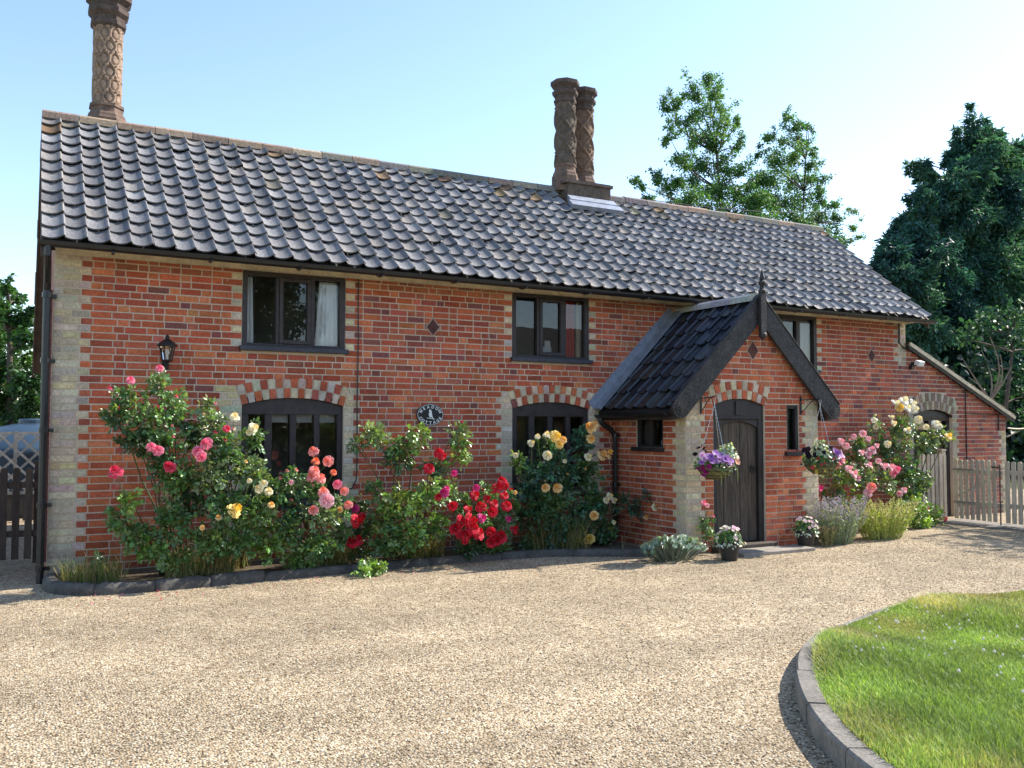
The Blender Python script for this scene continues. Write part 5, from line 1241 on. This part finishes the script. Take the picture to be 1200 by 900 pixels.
shrub('rose_bush', 'rose bush smothered in bright red blooms at the middle of the wall', 'rose', (562, 658),
  [(572, 578, -.65, 13, 16, 'light'), (560, 602, -.7, 30, 20, 'mid'), (590, 618, -.65, 20, 20, 'mid'), (550, 640, -.65, 26, 13, 'dark'), (600, 592, -.6, 12, 22, 'mid'), (540, 592, -.6, 14, 18, 'mid'), (582, 642, -.6, 24, 12, 'mid')],
  [(588, 563, 8, 'red', -.9), (583, 571, 7.5, 'red', -.9), (592, 569, 6.5, 'red', -.9), (591, 580, 6.5, 'red', -.9), (557, 580, 7, 'red', -.9), (558, 571, 5.5, 'magenta', -.9), (579, 590, 8.5, 'red', -.95), (594, 592, 7.5, 'red', -.95), (563, 593, 8, 'red', -1.), (549, 597, 7.5, 'red', -1.), (577, 599, 7.5, 'red', -1.), (565, 607, 8, 'magenta', -1.05), (552, 610, 10, 'red', -1.08), (542, 611, 9, 'red', -1.05), (534, 619, 8, 'red', -1.02), (547, 627, 9, 'red', -1.05), (561, 625, 8, 'red', -1.05), (555, 619, 9, 'red', -1.1), (540, 626, 7, 'red', -1.03), (576, 623, 6.5, 'red', -1.), (587, 628, 8, 'red', -1.02), (576, 635, 7.5, 'red', -1.03), (583, 633, 7, 'red', -1.03), (603, 620, 6.5, 'red', -.85), (531, 593, 6.5, 'red', -.85), (596, 608, 5, 'magenta', -.9), (571, 584, 6, 'red', -.92), (545, 634, 5, 'red', -1.0)], fwd=0.12)
shrub('rose_bush', 'large rose, leaves coloured dark for porch shade, with apricot yellow blooms in front of the second window', 'rose', (662, 650),
  [(642, 522, -.5, 24, 13, 'dark'), (680, 517, -.5, 20, 17, 'bluish'), (655, 547, -.6, 36, 22, 'bluish'), (690, 550, -.6, 26, 22, 'dark'), (625, 562, -.6, 24, 24, 'bluish'), (650, 586, -.7, 40, 24, 'dark'), (692, 590, -.65, 30, 22, 'dark'), (620, 602, -.65, 22, 24, 'dark'), (660, 620, -.7, 42, 24, 'bluish'), (702, 624, -.65, 26, 20, 'dark'), (626, 636, -.6, 24, 16, 'dark'), (728, 588, -.6, 12, 9, 'bluish'), (746, 596, -.7, 8, 11, 'bluish'), (763, 582, -.75, 12, 10, 'bluish'), (608, 540, -.5, 7, 13, 'light'), (690, 600, -.75, 16, 14, 'bluish')],  # porch shade put into the dark and bluish leaf tones
  [(692, 500, 9, 'apricot', -.85), (697, 497, 7, 'apricot', -.86), (693, 514, 6, 'apricot', -.85), (630, 511, 4.5, 'cream', -.8), (641, 509, 6, 'cream', -.8), (652, 511, 7.5, 'yellow', -.85), (660, 515, 6.5, 'apricot', -.85), (656, 521, 6, 'yellow', -.85), (623, 519, 5.5, 'cream', -.8), (642, 533, 6.5, 'cream'), (706, 533, 7.5, 'apricot', -.85), (713, 531, 7.5, 'apricot', -.85), (690, 535, 6, 'cream'), (639, 571, 6.5, 'apricot'), (653, 571, 6.5, 'apricot'), (604, 533, 4, 'cream', -.8), (696, 604, 6, 'apricot'), (691, 631, 8.5, 'yellow'), (687, 634, 5, 'yellow'), (715, 581, 5.5, 'cream'), (711, 586, 4.5, 'cream'), (720, 586, 4.5, 'cream'), (769, 594, 6.5, 'cream', -.9), (757, 606, 3.5, 'apricot', -.85), (662, 540, 3, 'cream'), (604, 577, 3.5, 'apricot'), (720, 612, 3, 'cream')], leaf=.05, young=.04)
shrub('rose_bush', 'tall rose with creamy white blooms beside the lean-to door', 'rose', (1062, 606),
  [(1060, 500, -.55, 26, 15, 'mid'), (1050, 525, -.6, 30, 20, 'grey'), (1082, 520, -.55, 20, 18, 'grey'), (1060, 552, -.6, 30, 22, 'mid'), (1034, 530, -.55, 16, 20, 'dark'), (1077, 560, -.55, 18, 20, 'grey'), (1024, 500, -.5, 8, 14, 'grey'), (1096, 505, -.55, 12, 9, 'grey'), (1109, 514, -.55, 7, 7, 'grey'), (1066, 582, -.55, 24, 18, 'mid')],
  [(1050, 472, 6, 'white', -.7), (1060, 469, 7, 'white', -.72), (1070, 472, 6.5, 'white', -.7), (1072, 479, 6, 'white', -.7), (1055, 477, 6, 'yellow', -.75), (1064, 478, 6, 'white', -.75), (1045, 489, 5.5, 'cream'), (1077, 491, 6, 'cream'), (1064, 504, 6, 'cream'), (1097, 496, 6, 'white'), (1101, 499, 5, 'white'), (1112, 511, 5, 'yellow'), (1041, 520, 6, 'cream'), (1025, 492, 4.5, 'white'), (1048, 496, 4.5, 'cream'), (1086, 500, 4, 'cream'), (1027, 500, 4, 'cream')], Y0=-.5, leaf=.05, fwd=0.20)
shrub('rose_bush', 'rose bush covered in pale pink blooms right of the porch', 'rose', (1002, 618),
  [(1002, 530, -.9, 22, 18, 'mid'), (985, 558, -1.0, 24, 24, 'light'), (1012, 560, -1.0, 24, 22, 'grey'), (974, 590, -1.05, 20, 22, 'dark'), (1036, 562, -.95, 18, 16, 'grey'), (1002, 590, -1.05, 26, 18, 'light'), (967, 602, -1.0, 8, 24, 'dark'), (1010, 515, -.9, 14, 8, 'mid')],
  [(1001, 511, 4.5, 'palepink', -1.1), (1012, 508, 5, 'palepink', -1.1), (1018, 514, 5, 'palepink', -1.1), (986, 517, 6, 'palepink', -1.15), (992, 522, 5, 'palepink', -1.15), (1022, 527, 6, 'palepink'), (1010, 530, 5, 'palepink'), (1018, 533, 5.5, 'palepink'), (1044, 547, 7, 'palepink'), (1051, 550, 6.5, 'pink'), (1036, 546, 6, 'palepink'), (1047, 555, 5, 'pink'), (1019, 545, 6, 'palepink'), (1001, 555, 7, 'palepink'), (995, 549, 6, 'palepink'), (1006, 560, 5, 'palepink'), (1022, 570, 7, 'peach'), (1018, 577, 6, 'palepink'), (1060, 574, 5, 'palepink', -1.1), (1054, 578, 4.5, 'palepink', -1.1), (1028, 522, 4.5, 'palepink'), (961, 572, 6, 'magenta', -1.25), (988, 540, 5, 'palepink'), (979, 546, 5, 'peach'), (1030, 540, 4.5, 'palepink')], Y0=-.8, leaf=.048)
shrub('shrub', 'bright green leafy herb bush by the tan gate', 'shrub', (1080, 618),
  [(1075, 598, -.95, 24, 18, 'light'), (1094, 606, -.85, 18, 15, 'light'), (1056, 604, -1.0, 18, 16, 'light'), (1080, 614, -1.0, 28, 10, 'light'), (1052, 590, -.95, 10, 12, 'light')], [(1108, 608, 3.5, 'deep', -.9)], Y0=-.85, leaf=.04, dens=1.5, thick=.012)
shrub('rose_sprig', 'thin rose sprig with one pink bloom against the porch beside the door', 'rose', (829, 640),
  [(828, 612, -1.62, 7, 16, 'mid'), (833, 632, -1.62, 7, 10, 'mid')], [(825, 589, 4, 'pink', -1.66), (829, 592, 3, 'palepink', -1.66)], Y0=-1.6, dens=.9, thick=.01, depth=.3)
shrub('weed', 'low green weeds at the foot of the pale corner brickwork', 'weed', (126, 682),
  [(114, 668, -.55, 9, 14, 'bluish'), (128, 679, -.7, 14, 6, 'mid'), (116, 655, -.45, 6, 8, 'bluish')], [], Y0=-.55, leaf=.03, thick=.008, dens=1.4)
shrub('seedling', 'small light green plant spilling over the bed kerb onto the gravel', 'plant', (436, 680),
  [(436, 672, -1.15, 17, 8, 'light'), (428, 679, -1.25, 14, 4, 'light'), (446, 678, -1.22, 10, 4, 'light'), (433, 662, -1.1, 6, 6, 'light')], [], Y0=-1.15, leaf=.04, thick=.008, dens=1.3)

# dry grasses between the roses
n = 7500; bx = RNG.uniform(.12, 6.3, n); edge = np.interp(bx, [b[0] for b in BED], [b[1] for b in BED])
by = edge+.16+RNG.random(n)**1.5*.5; kk = (by < -.05) & ((smooth_noise(bx, by, 4, 4) > -.25)); bx, by = bx[kk], by[kk]; n = len(bx)
hh = RNG.uniform(.10, .34, n)*(1+.4*smooth_noise(bx, by, 8, 3)); ln_ = RNG.normal(0, .5, (n, 2)); ln_[:, 1] -= .25
P0 = np.stack([bx, by, np.full(n, .05)], 1); sd = np.stack([np.cos(RNG.uniform(0, 3, n)), np.sin(RNG.uniform(0, 3, n)), np.zeros(n)], 1)*.0028
m1 = P0+np.stack([ln_[:, 0]*hh*.35, ln_[:, 1]*hh*.3, hh*.75], 1); t1_ = P0+np.stack([ln_[:, 0]*hh, ln_[:, 1]*hh*.9, hh*.95], 1)
V = np.stack([P0-sd, P0+sd, m1+sd*.8, m1-sd*.8, t1_+sd*.2, t1_-sd*.2], 1).reshape(-1, 3); i6 = np.arange(n)[:, None]*6
F = np.concatenate([i6+np.array([0, 1, 2, 3]), i6+np.array([3, 2, 4, 5])], 0); dr_ = (RNG.random((n, 1)) < .55)
C = np.where(dr_, np.array([[.36, .29, .15]]), np.array([[.10, .17, .04]]))*np.exp(RNG.normal(0, .25, (n, 1)))
tag(link('dry_grass', npmesh('dry_grass', V, F, np.repeat(C, 6, 0), m_grass)), 'straw and green grasses growing between the rose stems', 'grass', kind='stuff')

def spikes(name, label, cat, base, rx, ry, n, h, stemc, headc, head=.10, headr=.012, fan=.55, leafc=None, lean=(0, 0)):
    root = empty(name, base, label, cat); b = Vector(base); st = MB(); P, N_, A, C = [], [], [], []; Ph, Ch = [], []
    for i in range(n):
        a = random.uniform(0, 6.283); q = math.sqrt(random.random()); f = Vector((math.cos(a)*q*rx*.55, math.sin(a)*q*ry*.55, 0)); hh = h*random.uniform(.62, 1.08)
        tip = f+Vector((math.cos(a)*q*rx*fan*1.2+lean[0]*hh, math.sin(a)*q*ry*fan+lean[1]*hh, hh)); md = f.lerp(tip, .5)+Vector((-(tip-f).x*.12, 0, .04*h))
        st.tube([f, md, tip], [.0045, .0035, .0025], 4, jcol(stemc, .18))
        d = (tip-md).normalized()
        for k in range(9):
            t = k/9; p = tip-d*head*t+Vector((random.gauss(0, headr*.6), random.gauss(0, headr*.6), 0)); Ph.append(p); Ch.append(jcol(random.choice(headc), .2))
        for k in range(7):
            t = random.uniform(.1, .75); p = f.lerp(md, t*2) if t < .5 else md.lerp(tip, t*2-1); P.append(p); A.append(d+Vector((random.gauss(0, .8), random.gauss(0, .8), .3))); C.append(jcol(leafc or stemc, .2))
    st.build('stems', m_stem, root, loc=base)
    P = np.array([tuple(p) for p in P]); A = np.array([tuple(p) for p in A]); link('leaves', leafmesh('leaves', P, RNG.normal(size=P.shape), .055*RNG.uniform(.6, 1.2, len(P)), np.array(C), m_leaf, axis=A, asp=.22)).parent = root
    Ph = np.array([tuple(p) for p in Ph]); link('flower_heads', leafmesh('flower_heads', Ph, RNG.normal(size=Ph.shape), headr*2*RNG.uniform(.6, 1.2, len(Ph)), np.array(Ch), m_petal, asp=.7)).parent = root
    return root
lv = at(985, 636, -1.72); spikes('lavender', 'grey green lavender with faded purple spikes beside the second pot', 'lavender', (9.45, -1.62, 0), .42, .30, 210, .60, (.32, .37, .23), [(.38, .28, .42), (.46, .37, .46), (.38, .38, .34)], .11, .011, leafc=(.36, .42, .29))
spikes('yellow_herb', 'clump of yellow green seeding stems between lavender and herb bush', 'plant', (10.45, -1.55, 0), .62, .30, 230, .52, (.40, .43, .12), [(.62, .56, .2), (.5, .5, .18), (.66, .6, .28)], .14, .011, leafc=(.36, .44, .10))
spikes('yellow_herb', 'low straw coloured tufts against the porch corner by the second pot', 'plant', (9.12, -1.75, 0), .15, .10, 40, .26, (.34, .28, .14), [(.40, .32, .16)], .05, .008, leafc=(.25, .26, .10))

# blue green rosette plant at the porch corner
sd_ = empty('spurge', (6.55, -1.85, 0), 'silvery blue green spurge with rosette heads at the porch corner', 'plant')
P, N_, A, S, C = [], [], [], [], []; st = MB()
for i in range(150):
    u = random.uniform(-1, 1); v = random.uniform(-1, 1)
    if u*u+v*v > 1: continue
    hx = 6.52+u*.50; hy = -1.80+v*.26+.04*u; hz = .05+.21*math.sqrt(max(0, 1-u*u*.9-v*v*.8))*random.uniform(.8, 1.1); big = u > -.25
    if not big: hx += .0
    c = Vector((hx, hy, hz)); ax = Vector((u*.6+random.gauss(0, .2), v*.7-.2+random.gauss(0, .2), .75)).normalized()
    st.tube([Vector((6.52+u*.25, -1.8+v*.12, .0)), c-ax*.05, c], [.006, .005, .004], 4, (.16, .18, .12))
    x_ = ax.orthogonal().normalized(); y_ = ax.cross(x_)
    for k in range(34):
        t = k/33; th = k*2.4; o_ = x_*math.cos(th)+y_*math.sin(th); d = (o_*(.35+.75*t)+ax*(1.0-.9*t)).normalized()
        P.append(c+ax*(.02-.075*t)+o_*.004); A.append(d); N_.append(ax*(1.1-.4*t)-o_*.6+ax*.2); S.append((.028 if big else .022)*random.uniform(.8, 1.15)); C.append(jcol((.25, .34, .27) if t < .4 else (.17, .26, .21), .14))
arr = lambda q: np.array([tuple(p) for p in q])
link('rosettes', leafmesh('rosettes', arr(P)-np.array([[6.55, -1.85, 0]]), arr(N_), np.array(S), np.array(C), m_leaf, axis=arr(A), asp=.5, fold=.15)).parent = sd_
st.build('stems', m_stem, sd_)

# ---------------------------------------------------------------- pots and hanging baskets
def flat_flower(name, col, eye, n=5):
    V, F, C = [], [], []; r_ = random.Random(sum(map(ord, name)))
    for i in range(n):
        th = 2*math.pi*i/n; b = len(V); V.append((0, 0, 0)); C.append(eye)
        for k in range(7):
            a = th+(k-3)/3*(math.pi/n)*1.15; rr = (1-.22*abs((k-3)/3)**3)*(.96+.08*r_.random()); V.append((rr*math.cos(a), rr*math.sin(a), .16+.10*r_.random()+.05*(i % 2))); C.append(np.array(col)*r_.uniform(.85, 1.1))
        for k in range(6): F.append((b, b+k+1, b+k+2))
    return npmesh(name, np.array(V), np.array(F), np.array(C), m_petal, True)
BL['p_pink'] = [flat_flower('bedding_pink', (.70, .36, .60), (.75, .7, .3))]
BL['p_white'] = [flat_flower('bedding_white', (.80, .78, .76), (.8, .7, .25))]
BL['p_purple'] = [flat_flower('bedding_purple', (.44, .20, .58), (.16, .04, .25)), flat_flower('bedding_violet', (.62, .44, .72), (.2, .06, .3)), flat_flower('bedding_lilac', (.72, .52, .70), (.4, .1, .3))]
BL['p_black'] = [flat_flower('bedding_black', (.018, .006, .012), (.01, .005, .01))]
BL['p_magenta'] = [flat_flower('bedding_magenta', (.42, .02, .16), (.2, .01, .08))]
BL['p_peach'] = [flat_flower('bedding_peach', (.80, .42, .28), (.6, .2, .08))]
BL['p_red'] = [flat_flower('bedding_red', (.62, .06, .07), (.4, .03, .03))]
BL['p_yellow'] = [flat_flower('bedding_yellow', (.75, .60, .10), (.6, .4, .05))]
def mound(root, c, rad, n, tones, leaf, name='foliage', hang=0):
    c = np.array(c); P, d = ell(n, (0, 0, 0), rad, .5); P[:, 2] = np.abs(P[:, 2])-RNG.random(n)*hang; P += c[None]
    col = np.concatenate([jit(random.choice(tones), 1, .2, .08) for _ in range(n)])
    o = link(name, leafmesh(name, P-np.array(root.location)[None], d+np.array([[0, -.3, .7]])+RNG.normal(0, .4, (n, 3)), leaf*RNG.uniform(.7, 1.3, n), col, m_leaf, asp=.7)); o.parent = root; return P
def pot(x, y, label):
    root = empty('flower_pot', (x, y, 0), label, 'flower pot', 'pots of pansies by the front door')
    mb = MB(); mb.lathe((x, y, .0), [(.088, 0), (.092, .01), (.120, .195), (.131, .197), (.133, .232), (.124, .234), (.118, .20), (.1, .19)], 22); mb.build('pot', m_pot, root, smooth=False)
    mb = MB(); mb.lathe((x, y, .17), [(.11, 0), (.112, .03), (.02, .045)], 14); mb.build('compost', m_soil, root)
    mound(root, (x, y, .22), (.15, .15, .17), 240, [(.06, .14, .03), (.08, .17, .04)], .042)
    mound(root, (x, y, .215), (.19, .18, .05), 130, [(.42, .48, .42), (.5, .54, .5)], .034, 'silver_foliage', .07)
    for q in range(26):
        a = random.uniform(0, 6.28); e = random.uniform(.15, 1.25); d = Vector((math.cos(a)*math.cos(e), math.sin(a)*math.cos(e)-.1, math.sin(e)))
        place_bloom(root, Vector((x+d.x*.165, y+d.y*.165, .24+d.z*.165)), .024, 'p_pink' if q % 3 else 'p_white', (d.x, d.y-.4, d.z+.2), .2)
pot(7.10, -2.12, 'black pot of pink and white pansies left of the door step')
pot(8.72, -1.76, 'black pot of pink and white pansies right of the door step')
def basket(px, py, label, bx, bz0, flip, spec):
    c = at(px, py, -1.93); hook = Vector((c.x, c.y, bz0))
    root = empty('hanging_basket', (c.x, c.y, c.z-.14), label, 'hanging basket', 'hanging baskets on the porch')
    mb = MB(); prof_ = [(.03, -.165), (.10, -.15), (.16, -.11), (.20, -.055), (.218, 0), (.205, .0), (.15, -.03), (.0, -.03)]
    mb.lathe(c, prof_, 24); mb.build('liner', m_coir, root, smooth=True)
    mb = MB()
    for z, rr in ((0, .222), (-.055, .204), (-.11, .164), (-.15, .105)): mb.tube([(c.x+rr*math.cos(q*math.pi/12), c.y+rr*math.sin(q*math.pi/12), c.z+z) for q in range(25)], .0035, 4)
    for q in range(12):
        a = q*math.pi/6; mb.tube([(c.x+rr*math.cos(a+.5*k), c.y+rr*math.sin(a+.5*k), c.z+z) for k, (z, rr) in enumerate(((0, .222), (-.055, .204), (-.11, .164), (-.15, .105)))], .003, 4)
    mb.build('wire_frame', m_iron, root)
    mb = MB(); 
    for q in range(3):
        a = q*2.094+.5; e = Vector((c.x+.215*math.cos(a), c.y+.215*math.sin(a), c.z)); top = hook-Vector((0, 0, .10))
        n = 16
        for k in range(n):
            p = top.lerp(e, k/n); p2 = top.lerp(e, (k+.86)/n); mb.tube([p, p2], .0045, 4)
    mb.tube([hook-Vector((0, 0, .10)), hook-Vector((0, 0, .05))], .006, 5); mb.tube([hook+Vector((.0, .018*math.cos(q*.6), -.03+.022*math.sin(q*.6))) for q in range(11)], .004, 4)
    mb.build('chain', m_metal, root)
    mb = MB(); bw = Vector((bx, PY-.014, bz0))   # wall bracket with a curl
    mb.box((bx-.012, PY-.024, bz0-.20), (bx+.012, PY-.0145, bz0+.05)); mb.tube([bw, hook+Vector((0, 0, .0))], .007, 5)
    mb.tube([bw+Vector((0, -.005, -.17)), bw.lerp(hook, .25)+Vector((0, 0, -.12)), bw.lerp(hook, .55)+Vector((0, 0, -.03)), bw.lerp(hook, .75)+Vector((0, 0, -.005))], .006, 5)
    mb.tube([bw.lerp(hook, .35)+Vector((0, 0, -.035))+(hook-bw).normalized()*(.03*(1-q*.06))*math.cos(q*.7)+Vector((0, 0, .03*(1-q*.06)*math.sin(q*.7))) for q in range(13)], .004, 4)
    mb.build('bracket', m_iron, root)
    mound(root, (c.x, c.y, c.z), (.27, .24, .16), 460, [(.06, .14, .03), (.09, .18, .05), (.05, .11, .03)], .038, 'foliage', .06)
    sx = -1 if flip else 1
    mound(root, (c.x+sx*.10, c.y-.10, c.z+.07), (.13, .12, .21), 260, [(.34, .40, .30), (.28, .36, .25)], .036, 'silver_foliage')
    for kind, n, ang0, ang1, up, r_ in spec:
        for q in range(n):
            a = R(random.uniform(ang0, ang1)); k = random.uniform(.6, 1.05); z = up+random.uniform(-.05, .06)
            P = Vector((c.x+.27*k*math.cos(a), c.y+.25*k*math.sin(a), c.z+z+.12*(1-k)))
            place_bloom(root, P, r_*random.uniform(.85, 1.15), kind, (math.cos(a)*.6, math.sin(a)*.6-.5, .5), .3)
    for q in range(9):
        a = random.uniform(-2.9, -.2); st = MB(); p = Vector((c.x+.22*math.cos(a), c.y+.22*math.sin(a), c.z)); st.tube([p, p+Vector((.04*math.cos(a), .04*math.sin(a), -.03)), p+Vector((.05*math.cos(a), .05*math.sin(a), -random.uniform(.08, .22)))], .003, 4, (.18, .22, .07)); st.build('trailing_stem', m_stem, root)
basket(838, 546, 'hanging basket with purple petunias on the left of the porch door', 7.20, 1.93, False,
       [('p_purple', 34, 175, 290, .07, .036), ('p_magenta', 8, 165, 215, -.06, .032), ('p_black', 9, 30, 150, .17, .034), ('p_peach', 12, -60, 10, .06, .036), ('p_red', 6, 250, 310, .0, .024), ('p_black', 4, 300, 350, .16, .03)])
basket(962, 541, 'hanging basket with dark pansies and purple flowers right of the porch door', 8.92, 1.93, True,
       [('p_black', 16, 130, 290, .10, .036), ('p_purple', 18, 280, 360, .07, .034), ('p_magenta', 7, 300, 360, -.02, .032), ('p_red', 14, 200, 330, -.03, .022), ('p_yellow', 5, 200, 235, -.12, .022), ('p_peach', 5, 310, 350, .03, .028)])
for i, (px, py, r_) in enumerate(((928, 641, .055), (934, 642, .04), (922, 642, .045), (931, 638, .035))):
    p = at(px, py, -1.62); mb = MB(); mb.lathe((p.x, -1.66-.03*i, .0), [(r_*.7, 0), (r_, r_*.3), (r_*.85, r_*.62), (r_*.3, r_*.8)], 9, (1, 1, 1))
    tag(mb.build('pebble', M('pale_pebble', (.55, .55, .52), rough=.8, var=(20, .8, 1.1)), smooth=True), 'pale pebble in the small heap beside the second flower pot', 'pebble', 'pebbles by the pot')


n = 260; x = RNG.uniform(.2, 6.2, n); e = np.interp(x, [b[0] for b in BED], [b[1] for b in BED]); y = e-.06-np.abs(RNG.normal(0, .35, n))
pc_ = np.array([[.75, .2, .3], [.6, .02, .05], [.8, .6, .4], [.8, .45, .5], [.35, .28, .12], [.28, .2, .1]])[RNG.integers(0, 6, n)]
tag(link('fallen_petals', leafmesh('fallen_petals', np.stack([x, y, np.full(n, .008)], 1), RNG.normal(0, .25, (n, 3))+np.array([[0, 0, 1.]]), .022*RNG.uniform(.6, 1.3, n), pc_, m_petal, asp=.8)), 'fallen petals and dead leaves on the gravel along the bed kerb', 'petals', kind='stuff')
